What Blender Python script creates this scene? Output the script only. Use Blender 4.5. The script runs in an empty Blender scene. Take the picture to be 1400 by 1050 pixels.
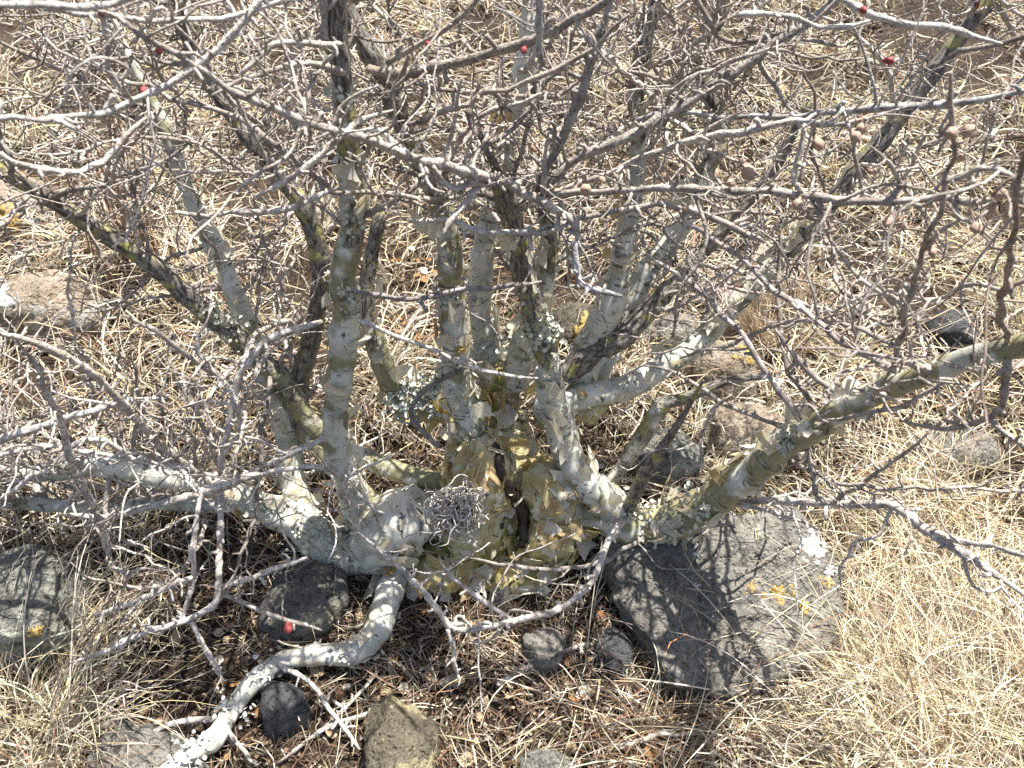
import bpy, bmesh, math, random
import numpy as np
from mathutils import Vector, Matrix

SEED = 11
random.seed(SEED)
rng = np.random.default_rng(SEED)
scene = bpy.context.scene
COL = scene.collection

# ------------------------------------------------------------------ camera
CAM_H, PITCH, FPX, W0, H0 = 1.15, math.radians(42.0), 1100.0, 1400.0, 1050.0
cam_data = bpy.data.cameras.new('camera')
cam_data.sensor_width = 36.0
cam_data.lens = 36.0 * FPX / W0
cam_data.clip_start = 0.02
cam_data.clip_end = 500.0
cam_data.dof.use_dof = True
cam_data.dof.focus_distance = 1.32
cam_data.dof.aperture_fstop = 11.0
cam = bpy.data.objects.new('camera', cam_data)
cam.location = (0, 0, CAM_H)
cam.rotation_euler = (math.pi / 2 - PITCH, 0, 0)
COL.objects.link(cam)
scene.camera = cam

# ------------------------------------------------------------------ sky, sun, exposure
SUN_DIR = Vector((0.24, 0.23, 0.94)).normalized()        # towards the sun
world = bpy.data.worlds.new('World')
scene.world = world
world.use_nodes = True
wn = world.node_tree
wn.nodes.clear()
sky = wn.nodes.new('ShaderNodeTexSky')
sky.sky_type = 'NISHITA'
sky.sun_disc = False
sky.sun_elevation = math.asin(SUN_DIR.z)
sky.sun_rotation = math.atan2(SUN_DIR.x, SUN_DIR.y)
sky.altitude = 0
sky.dust_density = 2.5
bg = wn.nodes.new('ShaderNodeBackground')
bg.inputs['Strength'].default_value = 0.082
wo = wn.nodes.new('ShaderNodeOutputWorld')
wn.links.new(sky.outputs[0], bg.inputs[0])
wn.links.new(bg.outputs[0], wo.inputs[0])
sun_data = bpy.data.lights.new('sun', 'SUN')
sun_data.energy = 5.0
sun_data.angle = math.radians(0.53)
sun_data.color = (1.0, 0.955, 0.89)
sun = bpy.data.objects.new('sun', sun_data)
sun.rotation_euler = SUN_DIR.to_track_quat('Z', 'Y').to_euler()
sun.location = (2, 3, 5)
COL.objects.link(sun)
vs = scene.view_settings
vs.view_transform = 'Standard'
vs.look = 'None'
vs.exposure = 1.47
vs.gamma = 1.0
vs.use_curve_mapping = False
scene.cycles.use_denoising = False
scene.cycles.max_bounces = 4
scene.cycles.diffuse_bounces = 2
scene.cycles.transparent_max_bounces = 4

# ------------------------------------------------------------------ helpers
CP, SP = math.cos(PITCH), math.sin(PITCH)


def at(px, py, Y):
    """point of the place at horizontal distance Y seen in that direction"""
    u = (px - W0 / 2) / FPX
    v = (H0 / 2 - py) / FPX
    d = np.array([u, CP + v * SP, -SP + v * CP])
    return np.array([0, 0, CAM_H]) + d * (Y / d[1])


def px2m(p):
    """metres per photo pixel at a point"""
    q = np.asarray(p) - np.array([0, 0, CAM_H])
    return (q[1] * CP - q[2] * SP) / FPX


def _hash(ix, iy, iz):
    h = (ix.astype(np.int64) * 374761393 + iy.astype(np.int64) * 668265263 + iz.astype(np.int64) * 2147483647) & 0x7fffffff
    h = ((h ^ (h >> 13)) * 1274126177) & 0x7fffffff
    h = (h ^ (h >> 16)) & 0xffffff
    return h / float(0xffffff) * 2 - 1


def noise3(p, scale=1.0, seed=0):
    p = np.asarray(p, dtype=float) * scale + seed * 17.31
    i = np.floor(p).astype(np.int64)
    f = p - i
    f = f * f * (3 - 2 * f)
    r = 0
    for dx in (0, 1):
        wx = f[..., 0] if dx else 1 - f[..., 0]
        for dy in (0, 1):
            wy = f[..., 1] if dy else 1 - f[..., 1]
            for dz in (0, 1):
                wz = f[..., 2] if dz else 1 - f[..., 2]
                r = r + wx * wy * wz * _hash(i[..., 0] + dx, i[..., 1] + dy, i[..., 2] + dz)
    return r


def fbm(p, scale=1.0, octaves=4, seed=0, gain=0.5):
    a, r = 1.0, 0
    for o in range(octaves):
        r = r + a * noise3(p, scale * 2 ** o, seed + o * 3)
        a *= gain
    return r


def ground_z(x, y):
    x = np.asarray(x, dtype=float)
    y = np.asarray(y, dtype=float)
    p = np.stack([x, y, np.zeros_like(x)], -1)
    z = 0.12 * (np.clip(y, -30, 30) - 0.8)
    z = z + 0.022 * fbm(p, 3.0, 3, 5) + 0.006 * fbm(p, 17.0, 3, 9)
    z = z + 0.10 * noise3(p, 0.55, 2) * np.clip((np.hypot(x, y - 0.8) - 0.8) / 2.0, 0, 1)
    return z


def gp(px, py):
    """ground point in that direction"""
    lo, hi = 0.05, 12.0
    for _ in range(50):
        m = (lo + hi) / 2
        q = at(px, py, m)
        if q[2] > float(ground_z(q[0], q[1])):
            lo = m
        else:
            hi = m
    return at(px, py, lo)


def unit(v):
    v = np.asarray(v, dtype=float)
    return v / (np.linalg.norm(v) + 1e-12)


def obj(name, mesh, mat, parent=None, kind=None):
    o = bpy.data.objects.new(name, mesh)
    if mat is not None and len(mesh.materials) == 0:
        mesh.materials.append(mat)
    COL.objects.link(o)
    if parent is not None:
        o.parent = parent
    if kind:
        o['kind'] = kind
    return o


def empty(name, loc=(0, 0, 0)):
    o = bpy.data.objects.new(name, None)
    o.empty_display_size = 0.1
    COL.objects.link(o)
    return o


def tag(o, label, cat, group=None):
    o['label'] = label
    o['category'] = cat
    if group:
        o['group'] = group
    return o


class MB:
    """collects quads / triangles with uv and colour into one mesh"""

    def __init__(s):
        s.v, s.f4, s.f3, s.uv, s.col, s.n = [], [], [], [], [], 0

    def add(s, v, f4=None, f3=None, uv=None, col=None):
        v = np.asarray(v, dtype=np.float32).reshape(-1, 3)
        k = len(v)
        s.v.append(v)
        if f4 is not None and len(f4):
            s.f4.append(np.asarray(f4, dtype=np.int32).reshape(-1, 4) + s.n)
        if f3 is not None and len(f3):
            s.f3.append(np.asarray(f3, dtype=np.int32).reshape(-1, 3) + s.n)
        s.uv.append(np.zeros((k, 2), np.float32) if uv is None else np.asarray(uv, dtype=np.float32).reshape(-1, 2))
        if col is None:
            col = (1, 1, 1)
        c = np.asarray(col, dtype=np.float32)
        s.col.append(np.broadcast_to(c, (k, 3)) if c.ndim == 1 else c.reshape(-1, 3))
        s.n += k

    def mesh(s, name, smooth=True):
        v = np.concatenate(s.v)
        f4 = np.concatenate(s.f4) if s.f4 else np.zeros((0, 4), np.int32)
        f3 = np.concatenate(s.f3) if s.f3 else np.zeros((0, 3), np.int32)
        uv = np.concatenate(s.uv)
        col = np.concatenate(s.col)
        me = bpy.data.meshes.new(name)
        me.vertices.add(len(v))
        me.vertices.foreach_set('co', v.ravel())
        loops = np.concatenate([f4.ravel(), f3.ravel()]).astype(np.int32)
        nl = len(loops)
        me.loops.add(nl)
        me.loops.foreach_set('vertex_index', loops)
        nf = len(f4) + len(f3)
        me.polygons.add(nf)
        st = np.concatenate([np.arange(len(f4)) * 4, len(f4) * 4 + np.arange(len(f3)) * 3]).astype(np.int32)
        me.polygons.foreach_set('loop_start', st)
        try:
            me.polygons.foreach_set('loop_total', np.concatenate([np.full(len(f4), 4), np.full(len(f3), 3)]).astype(np.int32))
        except Exception:
            pass
        me.polygons.foreach_set('use_smooth', np.full(nf, smooth, dtype=bool))
        me.update(calc_edges=True)
        ul = me.uv_layers.new(name='UVMap')
        ul.data.foreach_set('uv', uv[loops].ravel())
        ca = me.color_attributes.new('Col', 'FLOAT_COLOR', 'POINT')
        ca.data.foreach_set('color', np.concatenate([col, np.ones((len(col), 1), np.float32)], 1).astype(np.float32).ravel())
        return me


def spline(pts, rad, step):
    """Catmull-Rom through points, resampled; returns points and radii"""
    P = np.asarray(pts, dtype=float)
    R = np.asarray(rad, dtype=float)
    if len(P) == 2:
        P = np.array([P[0], (P[0] + P[1]) / 2, P[1]])
        R = np.array([R[0], (R[0] + R[1]) / 2, R[1]])
    Q = np.vstack([2 * P[0] - P[1], P, 2 * P[-1] - P[-2]])
    out, ro = [], []
    for i in range(len(P) - 1):
        p0, p1, p2, p3 = Q[i:i + 4]
        n = max(2, int(np.linalg.norm(p2 - p1) / step))
        for k in range(n):
            t = k / n
            out.append(0.5 * (2 * p1 + (p2 - p0) * t + (2 * p0 - 5 * p1 + 4 * p2 - p3) * t * t + (3 * p1 - p0 - 3 * p2 + p3) * t ** 3))
            ro.append(R[i] * (1 - t) + R[i + 1] * t)
    out.append(P[-1])
    ro.append(R[-1])
    return np.array(out), np.array(ro)


def frames(P):
    T = np.gradient(P, axis=0)
    T /= np.linalg.norm(T, axis=1)[:, None] + 1e-12
    N = np.zeros_like(P)
    a = np.array([0, 0, 1.0]) if abs(T[0][2]) < 0.8 else np.array([0, 1.0, 0])
    n = unit(np.cross(np.cross(T[0], a), T[0]))
    for i in range(len(P)):
        n = unit(n - T[i] * np.dot(n, T[i]))
        N[i] = n
    B = np.cross(T, N)
    return T, N, B


def tube(mb, P, R, sides, bump=0.0, bscale=30.0, col=(0, 0, 0), seed=0, cap=True, colend=None):
    P = np.asarray(P)
    R = np.asarray(R)
    n = len(P)
    T, N, B = frames(P)
    ang = np.linspace(0, 2 * math.pi, sides, endpoint=False)
    ca, sa = np.cos(ang), np.sin(ang)
    d = N[:, None, :] * ca[None, :, None] + B[:, None, :] * sa[None, :, None]
    r = np.repeat(R[:, None], sides, 1)
    V = P[:, None, :] + d * r[..., None]
    if bump:
        V = P[:, None, :] + d * (r * (1 + bump * fbm(V, bscale, 3, seed)))[..., None]
    L = np.concatenate([[0], np.cumsum(np.linalg.norm(np.diff(P, axis=0), axis=1))])
    uv = np.stack([np.repeat((ang * R.mean())[None, :], n, 0), np.repeat(L[:, None], sides, 1)], -1)
    i, j = np.meshgrid(np.arange(n - 1), np.arange(sides), indexing='ij')
    j2 = (j + 1) % sides
    f4 = np.stack([i * sides + j, i * sides + j2, (i + 1) * sides + j2, (i + 1) * sides + j], -1).reshape(-1, 4)
    c = np.asarray(col, dtype=float)
    if colend is not None:
        t = (L / L[-1])[:, None]
        c = c[None, :] * (1 - t) + np.asarray(colend)[None, :] * t
        c = np.repeat(c[:, None, :], sides, 1).reshape(-1, 3)
    V = V.reshape(-1, 3)
    if cap:
        V = np.vstack([V, P[0] - T[0] * R[0] * 0.5, P[-1] + T[-1] * R[-1] * 0.6])
        k = n * sides
        f3 = [(k, (q + 1) % sides, q) for q in range(sides)] + [(k + 1, (n - 1) * sides + q, (n - 1) * sides + (q + 1) % sides) for q in range(sides)]
        uv = np.vstack([uv.reshape(-1, 2), [0, 0], [0, L[-1]]])
        if c.ndim == 2:
            c = np.vstack([c, c[0], c[-1]])
        mb.add(V, f4, f3, uv, c)
    else:
        mb.add(V, f4, None, uv, c)


# ------------------------------------------------------------------ materials
def new_mat(name):
    m = bpy.data.materials.new(name)
    m.use_nodes = True
    nt = m.node_tree
    nt.nodes.clear()
    out = nt.nodes.new('ShaderNodeOutputMaterial')
    return m, nt, out


class NT:
    def __init__(s, nt):
        s.nt = nt

    def node(s, t, **kw):
        n = s.nt.nodes.new(t)
        for k, v in kw.items():
            setattr(n, k, v)
        return n

    def link(s, a, b):
        s.nt.links.new(a, b)

    def put(s, inp, v):
        if isinstance(v, bpy.types.NodeSocket):
            s.link(v, inp)
        elif isinstance(v, tuple) and len(v) == 3 and inp.type == 'RGBA':
            inp.default_value = (*v, 1)
        else:
            inp.default_value = v

    def noise(s, vec, scale, detail=4, rough=0.55, dist=0.0):
        n = s.node('ShaderNodeTexNoise')
        s.put(n.inputs['Vector'], vec)
        n.inputs['Scale'].default_value = scale
        n.inputs['Detail'].default_value = detail
        n.inputs['Roughness'].default_value = rough
        n.inputs['Distortion'].default_value = dist
        return n.outputs['Fac']

    def voronoi(s, vec, scale, feature='F1'):
        n = s.node('ShaderNodeTexVoronoi', feature=feature)
        s.put(n.inputs['Vector'], vec)
        n.inputs['Scale'].default_value = scale
        return n.outputs['Distance']

    def ramp(s, fac, a, b, inv=False):
        n = s.node('ShaderNodeMapRange', clamp=True)
        s.put(n.inputs[0], fac)
        n.inputs[1].default_value = a
        n.inputs[2].default_value = b
        n.inputs[3].default_value = 1.0 if inv else 0.0
        n.inputs[4].default_value = 0.0 if inv else 1.0
        return n.outputs[0]

    def mix(s, fac, a, b):
        n = s.node('ShaderNodeMix', data_type='RGBA')
        s.put(n.inputs[0], fac)
        s.put(n.inputs[6], a)
        s.put(n.inputs[7], b)
        return n.outputs[2]

    def math(s, op, a, b=0.0):
        n = s.node('ShaderNodeMath', operation=op)
        s.put(n.inputs[0], a)
        s.put(n.inputs[1], b)
        return n.outputs[0]

    def mapping(s, vec, scale):
        n = s.node('ShaderNodeMapping')
        s.put(n.inputs['Vector'], vec)
        n.inputs['Scale'].default_value = scale
        return n.outputs[0]

    def coord(s, which='Object'):
        return s.node('ShaderNodeTexCoord').outputs[which]

    def attr(s, name='Col'):
        return s.node('ShaderNodeAttribute', attribute_name=name).outputs['Color']

    def sep(s, c):
        n = s.node('ShaderNodeSeparateColor')
        s.put(n.inputs[0], c)
        return n.outputs

    def bump(s, h, strength, dist, prev=None):
        n = s.node('ShaderNodeBump')
        n.inputs['Strength'].default_value = strength
        n.inputs['Distance'].default_value = dist
        s.put(n.inputs['Height'], h)
        if prev is not None:
            s.put(n.inputs['Normal'], prev)
        return n.outputs[0]

    def bsdf(s, col, rough=0.85, normal=None, spec=0.2):
        n = s.node('ShaderNodeBsdfPrincipled')
        s.put(n.inputs['Base Color'], col)
        s.put(n.inputs['Roughness'], rough)
        n.inputs['Specular IOR Level'].default_value = spec
        if normal is not None:
            s.put(n.inputs['Normal'], normal)
        return n.outputs[0]


def mat_stem():
    """smooth grey-green bark; Col red = share of old dark rough bark, Col green = share of olive"""
    m, nt, out = new_mat('stem_bark')
    k = NT(nt)
    ob = k.coord('Object')
    uv = k.coord('UV')
    c = k.sep(k.attr())
    n1 = k.noise(ob, 22, 5, 0.6)
    n2 = k.noise(ob, 60, 4, 0.6)
    base = k.mix(k.ramp(n1, 0.40, 0.58), (0.36, 0.365, 0.30), (0.57, 0.545, 0.455))
    base = k.mix(k.ramp(k.noise(ob, 30, 3, 0.5, 0.5), 0.52, 0.60), base, (0.60, 0.585, 0.51))
    olive = k.ramp(k.math('ADD', k.noise(ob, 17, 3, 0.5), k.math('MULTIPLY', c[1], 0.28)), 0.64, 0.70)
    base = k.mix(k.math('MULTIPLY', olive, 0.85), base, (0.20, 0.185, 0.085))
    stain = k.ramp(k.noise(ob, 26, 3, 0.55), 0.62, 0.66)
    base = k.mix(k.math('MULTIPLY', stain, 0.75), base, (0.40, 0.31, 0.19))
    tick = k.ramp(k.noise(k.mapping(uv, (60, 260, 1)), 1.0, 2, 0.5), 0.655, 0.685)
    base = k.mix(k.math('MULTIPLY', tick, 0.85), base, (0.06, 0.055, 0.045))
    blot = k.ramp(k.noise(ob, 48, 3, 0.55), 0.66, 0.69)
    base = k.mix(k.math('MULTIPLY', blot, 0.85), base, (0.05, 0.048, 0.042))
    band = k.ramp(k.math('ADD', k.noise(k.mapping(uv, (9, 60, 1)), 1.0, 4, 0.65), k.math('MULTIPLY', k.noise(ob, 90, 3), 0.25)), 0.73, 0.77)
    base = k.mix(k.math('MULTIPLY', band, 0.8), base, (0.075, 0.062, 0.045))
    fis = k.noise(k.mapping(uv, (190, 70, 1)), 1.0, 5, 0.65, 0.6)
    old = k.mix(k.ramp(fis, 0.42, 0.60), (0.05, 0.042, 0.032), (0.27, 0.245, 0.21))
    old = k.mix(k.ramp(k.noise(ob, 40, 4, 0.6), 0.56, 0.64), old, (0.30, 0.28, 0.10))
    om = k.ramp(k.math('ADD', c[0], k.math('MULTIPLY', k.math('SUBTRACT', n1, 0.5), 1.3)), 0.42, 0.58)
    base = k.mix(om, base, old)
    h = k.math('ADD', k.math('MULTIPLY', fis, om), k.math('ADD', k.math('MULTIPLY', n2, 0.18), k.math('MULTIPLY', tick, -0.2)))
    nb = k.bump(h, 0.7, 0.006)
    k.link(k.bsdf(base, 0.5, nb, 0.4), out.inputs[0])
    return m


def mat_trunk():
    m, nt, out = new_mat('trunk_bark')
    k = NT(nt)
    ob = k.coord('Object')
    n1 = k.noise(ob, 12, 3, 0.5, 0.4)
    n2 = k.noise(ob, 40, 3, 0.5)
    base = k.mix(k.ramp(n1, 0.38, 0.60), (0.40, 0.35, 0.15), (0.58, 0.53, 0.34))
    base = k.mix(k.ramp(k.noise(ob, 8, 2, 0.5), 0.60, 0.63), base, (0.17, 0.18, 0.05))
    base = k.mix(k.ramp(k.noise(ob, 17, 3, 0.5), 0.58, 0.61), base, (0.64, 0.60, 0.46))
    base = k.mix(k.ramp(k.noise(ob, 34, 3, 0.55), 0.66, 0.69), base, (0.06, 0.048, 0.032))
    base = k.mix(k.math('MULTIPLY', k.ramp(n2, 0.56, 0.64), 0.6), base, (0.44, 0.32, 0.10))
    nb = k.bump(k.math('ADD', n2, n1), 0.6, 0.006)
    k.link(k.bsdf(base, 0.5, nb, 0.4), out.inputs[0])
    return m


def mat_twig():
    m, nt, out = new_mat('twig_bark')
    k = NT(nt)
    ob = k.coord('Object')
    uv = k.coord('UV')
    c = k.attr()
    n1 = k.noise(ob, 55, 4, 0.6)
    n2 = k.noise(k.mapping(uv, (300, 220, 1)), 1.0, 4, 0.6)
    base = k.mix(k.ramp(n1, 0.38, 0.60), (0.27, 0.234, 0.20), (0.49, 0.445, 0.39))
    base = k.mix(k.ramp(n2, 0.54, 0.66), base, (0.10, 0.08, 0.065))
    base = k.mix(k.ramp(k.noise(ob, 130, 3, 0.6), 0.60, 0.68), base, (0.58, 0.56, 0.52))
    mul = k.node('ShaderNodeMix', data_type='RGBA', blend_type='MULTIPLY')
    mul.inputs[0].default_value = 1.0
    k.put(mul.inputs[6], base)
    k.put(mul.inputs[7], c)
    nb = k.bump(k.math('ADD', n1, n2), 0.8, 0.003)
    k.link(k.bsdf(mul.outputs[2], 0.75, nb, 0.2), out.inputs[0])
    return m


def mat_paper(name, c1, c2, ct, tr=0.35):
    m, nt, out = new_mat(name)
    k = NT(nt)
    ob = k.coord('Object')
    n1 = k.noise(ob, 40, 5, 0.6)
    base = k.mix(k.ramp(n1, 0.38, 0.62), c1, c2)
    base = k.mix(k.ramp(k.noise(ob, 130, 4, 0.6), 0.62, 0.70), base, (0.16, 0.11, 0.06))
    nb = k.bump(k.noise(ob, 220, 3), 0.4, 0.002)
    a = k.bsdf(base, 0.7, nb, 0.2)
    t = k.node('ShaderNodeBsdfTranslucent')
    k.put(t.inputs[0], k.mix(k.ramp(n1, 0.4, 0.6), ct, c2))
    x = k.node('ShaderNodeMixShader')
    x.inputs[0].default_value = tr
    k.link(a, x.inputs[1])
    k.link(t.outputs[0], x.inputs[2])
    k.link(x.outputs[0], out.inputs[0])
    return m


def mat_blade(name, tr=0.3, rough=0.6):
    """per-blade colour from Col"""
    m, nt, out = new_mat(name)
    k = NT(nt)
    c = k.attr()
    a = k.bsdf(c, rough, None, 0.3)
    t = k.node('ShaderNodeBsdfTranslucent')
    k.put(t.inputs[0], c)
    x = k.node('ShaderNodeMixShader')
    x.inputs[0].default_value = tr
    k.link(a, x.inputs[1])
    k.link(t.outputs[0], x.inputs[2])
    k.link(x.outputs[0], out.inputs[0])
    return m


def mat_rock(name, dark, light, lichen, lich_amt=0.62, grain=1.0):
    m, nt, out = new_mat(name)
    k = NT(nt)
    ob = k.coord('Object')
    n1 = k.noise(ob, 7, 6, 0.65)
    n2 = k.noise(ob, 85 * grain, 5, 0.7)
    n3 = k.noise(ob, 230 * grain, 3, 0.7)
    base = k.mix(k.ramp(n1, 0.35, 0.65), dark, light)
    base = k.mix(k.math('MULTIPLY', k.ramp(n2, 0.50, 0.62), 0.8), base, tuple(x * 0.35 for x in dark))
    base = k.mix(k.math('MULTIPLY', k.ramp(n3, 0.55, 0.72), 0.5), base, tuple(min(0.8, x * 1.7) for x in light))
    lm = k.ramp(k.math('ADD', k.noise(ob, 15, 5, 0.7), k.math('MULTIPLY', k.noise(ob, 90, 3), 0.2)), lich_amt + 0.1, lich_amt + 0.15)
    base = k.mix(k.math('MULTIPLY', lm, 0.85), base, lichen)
    pits = k.ramp(k.voronoi(ob, 110 * grain), 0.05, 0.35)
    h = k.math('ADD', k.math('MULTIPLY', n2, 0.9), k.math('ADD', k.math('MULTIPLY', n1, 1.0), k.math('MULTIPLY', pits, 0.35)))
    nb = k.bump(h, 1.0, 0.014)
    k.link(k.bsdf(base, 0.9, nb, 0.2), out.inputs[0])
    return m


def mat_ground():
    m, nt, out = new_mat('dry_soil')
    k = NT(nt)
    ob = k.coord('Object')
    n1 = k.noise(ob, 5, 5, 0.6)
    n2 = k.noise(ob, 70, 5, 0.7)
    n3 = k.noise(ob, 240, 4, 0.7)
    base = k.mix(k.ramp(n1, 0.38, 0.62), (0.035, 0.026, 0.02), (0.085, 0.062, 0.044))
    base = k.mix(k.ramp(n2, 0.55, 0.66), base, (0.20, 0.15, 0.10))
    base = k.mix(k.ramp(n3, 0.60, 0.68), base, (0.32, 0.26, 0.19))
    nb = k.bump(k.math('ADD', n2, n3), 1.0, 0.012)
    k.link(k.bsdf(base, 0.95, nb, 0.1), out.inputs[0])
    return m


def mat_plain(name, c1, c2, scale=90, rough=0.8, bump=0.5):
    m, nt, out = new_mat(name)
    k = NT(nt)
    ob = k.coord('Object')
    n1 = k.noise(ob, scale, 4, 0.6)
    base = k.mix(k.ramp(n1, 0.38, 0.62), c1, c2)
    nb = k.bump(k.noise(ob, scale * 3, 3), bump, 0.002)
    k.link(k.bsdf(base, rough, nb, 0.25), out.inputs[0])
    return m


M = {
    'stem': mat_stem(), 'trunk': mat_trunk(), 'twig': mat_twig(),
    'paper': mat_paper('peeling_bark', (0.50, 0.46, 0.36), (0.70, 0.66, 0.55), (0.70, 0.58, 0.30), 0.3),
    'paper_tan': mat_paper('tan_bark', (0.42, 0.30, 0.15), (0.56, 0.45, 0.27), (0.62, 0.42, 0.12), 0.35),
    'paper_yellow': mat_paper('yellow_bark', (0.46, 0.36, 0.14), (0.60, 0.53, 0.30), (0.66, 0.48, 0.10), 0.4),
    'grass': mat_blade('dry_grass_blade', 0.18, 0.5),
    'thatch': mat_blade('old_straw', 0.06, 0.7),
    'litter': mat_blade('litter_flake', 0.12, 0.8),
    'ground': mat_ground(),
    'lichen': mat_plain('crust_lichen', (0.40, 0.40, 0.30), (0.60, 0.60, 0.48), 160),
    'lichen_blue': mat_plain('leafy_lichen', (0.33, 0.37, 0.33), (0.52, 0.56, 0.50), 160),
    'white_lichen': mat_plain('white_lichen', (0.34, 0.34, 0.31), (0.60, 0.60, 0.56), 240),
    'yellow_lichen': mat_plain('yellow_lichen', (0.24, 0.17, 0.07), (0.40, 0.27, 0.08), 240),
    'bud_red': mat_plain('red_bud', (0.17, 0.02, 0.025), (0.30, 0.07, 0.06), 200, 0.45, 0.2),
    'bud_tan': mat_plain('tan_gall', (0.36, 0.23, 0.16), (0.50, 0.36, 0.27), 160, 0.7, 0.5),
    'crack': mat_plain('dark_crack', (0.012, 0.010, 0.009), (0.05, 0.035, 0.025), 70, 0.35, 0.6),
    'rock_gray': mat_rock('grey_basalt', (0.155, 0.146, 0.125), (0.255, 0.24, 0.205), (0.36, 0.37, 0.33), 0.63),
    'rock_green': mat_rock('mossy_grey_rock', (0.12, 0.12, 0.105), (0.24, 0.24, 0.20), (0.38, 0.39, 0.32), 0.55),
    'rock_dark': mat_rock('dark_basalt', (0.055, 0.057, 0.060), (0.115, 0.116, 0.115), (0.24, 0.24, 0.22), 0.60, 1.4),
    'rock_slate': mat_rock('slate_grey_rock', (0.10, 0.098, 0.09), (0.19, 0.18, 0.155), (0.26, 0.24, 0.17), 0.52),
    'rock_brown': mat_rock('brown_rock', (0.085, 0.075, 0.055), (0.18, 0.155, 0.11), (0.30, 0.26, 0.15), 0.56),
    'rock_tan': mat_rock('tan_rock', (0.20, 0.16, 0.115), (0.36, 0.30, 0.23), (0.50, 0.48, 0.42), 0.58),
    'rock_pink': mat_rock('pinkish_rock', (0.28, 0.23, 0.22), (0.42, 0.36, 0.34), (0.50, 0.48, 0.45), 0.62),
}

# ------------------------------------------------------------------ ground
def axis(lo, hi, step, far):
    a = list(np.arange(lo, hi + 1e-6, step))
    s, x = step, hi
    up = []
    while x < far:
        s *= 1.28
        x += s
        up.append(x)
    s, x = step, lo
    dn = []
    while x > -far:
        s *= 1.28
        x -= s
        dn.append(x)
    return np.array(dn[::-1] + a + up)


gx, gy = axis(-2.6, 2.6, 0.022, 70), axis(-0.2, 3.8, 0.022, 70)
GX, GY = np.meshgrid(gx, gy, indexing='xy')
GZ = ground_z(GX, GY)
nx, ny = len(gx), len(gy)
ii, jj = np.meshgrid(np.arange(ny - 1), np.arange(nx - 1), indexing='ij')
mb = MB()
mb.add(np.stack([GX, GY, GZ], -1).reshape(-1, 3), np.stack([ii * nx + jj, ii * nx + jj + 1, (ii + 1) * nx + jj + 1, (ii + 1) * nx + jj], -1).reshape(-1, 4))
obj('ground', mb.mesh('ground'), M['ground'], None, 'structure')

# ------------------------------------------------------------------ rocks
ROCKS = []           # (centre xy, radii) that grass keeps clear of


def poly_rock(name, center, planes, mat, label, group=None, sub=5, k=26.0, rough=0.012, seed=0):
    """convex boulder as rounded intersection of half spaces, roughened; planes: (normal, distance)"""
    bm = bmesh.new()
    bmesh.ops.create_icosphere(bm, subdivisions=sub, radius=1.0)
    D = np.array([v.co[:] for v in bm.verts])
    F = np.array([[v.index for v in f.verts] for f in bm.faces])
    bm.free()
    N = np.array([unit(p[0]) for p in planes])
    h = np.array([p[1] for p in planes])
    inv = np.clip(D @ N.T / h[None, :], 1e-6, None)           # 1/r for each plane
    r = 1.0 / (np.sum(inv ** k, axis=1) ** (1.0 / k))
    V = D * r[:, None]
    s = float(np.median(r))
    hard = np.abs(fbm(V, 5.5 / s, 3, seed + 9))                # ridged chipping
    V = V + D * (s * (0.075 * fbm(V + seed, 3.2 / s, 3, seed) - 0.05 * (0.5 - hard).clip(0, 1) + rough / 0.012 * 0.016 * fbm(V, 16 / s, 4, seed + 4, 0.62)))[:, None]
    mb = MB()
    mb.add(V, None, F)
    o = obj(name, mb.mesh(name), mat)
    o.location = center
    tag(o, label, 'rock', group)
    return o, V + np.asarray(center)


def rock(px, py, wpx, hpx, mat, label, seed, Y=None, sink=0.3, sub=4, flat=1.0, name='rock', rotz=None):
    """boulder about wpx wide and hpx tall in the picture, its middle in that direction, sunk into the ground"""
    r = random.Random(seed)
    c = gp(px, py + hpx * 0.22)
    sc_ = px2m(c)
    a = wpx * sc_ / 2
    b = hpx * sc_ / 2 * 1.15
    hz = min(a, b) * 0.95 * flat
    planes = []
    for i in range(16):
        z = r.uniform(-0.3, 1.0)
        t = r.uniform(0, 2 * math.pi)
        q = math.sqrt(max(0, 1 - z * z))
        n = np.array([q * math.cos(t), q * math.sin(t), z])
        planes.append((n, math.sqrt((a * n[0]) ** 2 + (b * n[1]) ** 2 + (hz * n[2]) ** 2) * r.uniform(0.86, 1.0)))
    for n in ((1, 0, 0), (-1, 0, 0), (0, 1, 0), (0, -1, 0), (0, 0, 1), (0, 0, -1)):
        n = np.array(n, float)
        planes.append((n, math.sqrt((a * n[0]) ** 2 + (b * n[1]) ** 2 + (hz * n[2]) ** 2)))
    c = c + np.array([0, 0, hz * (0.55 - sink)])
    o, V = poly_rock(name, c, planes, mat, label, None, sub, 14.0, 0.012, seed)
    ROCKS.append((c[0], c[1], a, b, c[2] + hz))
    return o, V


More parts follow.
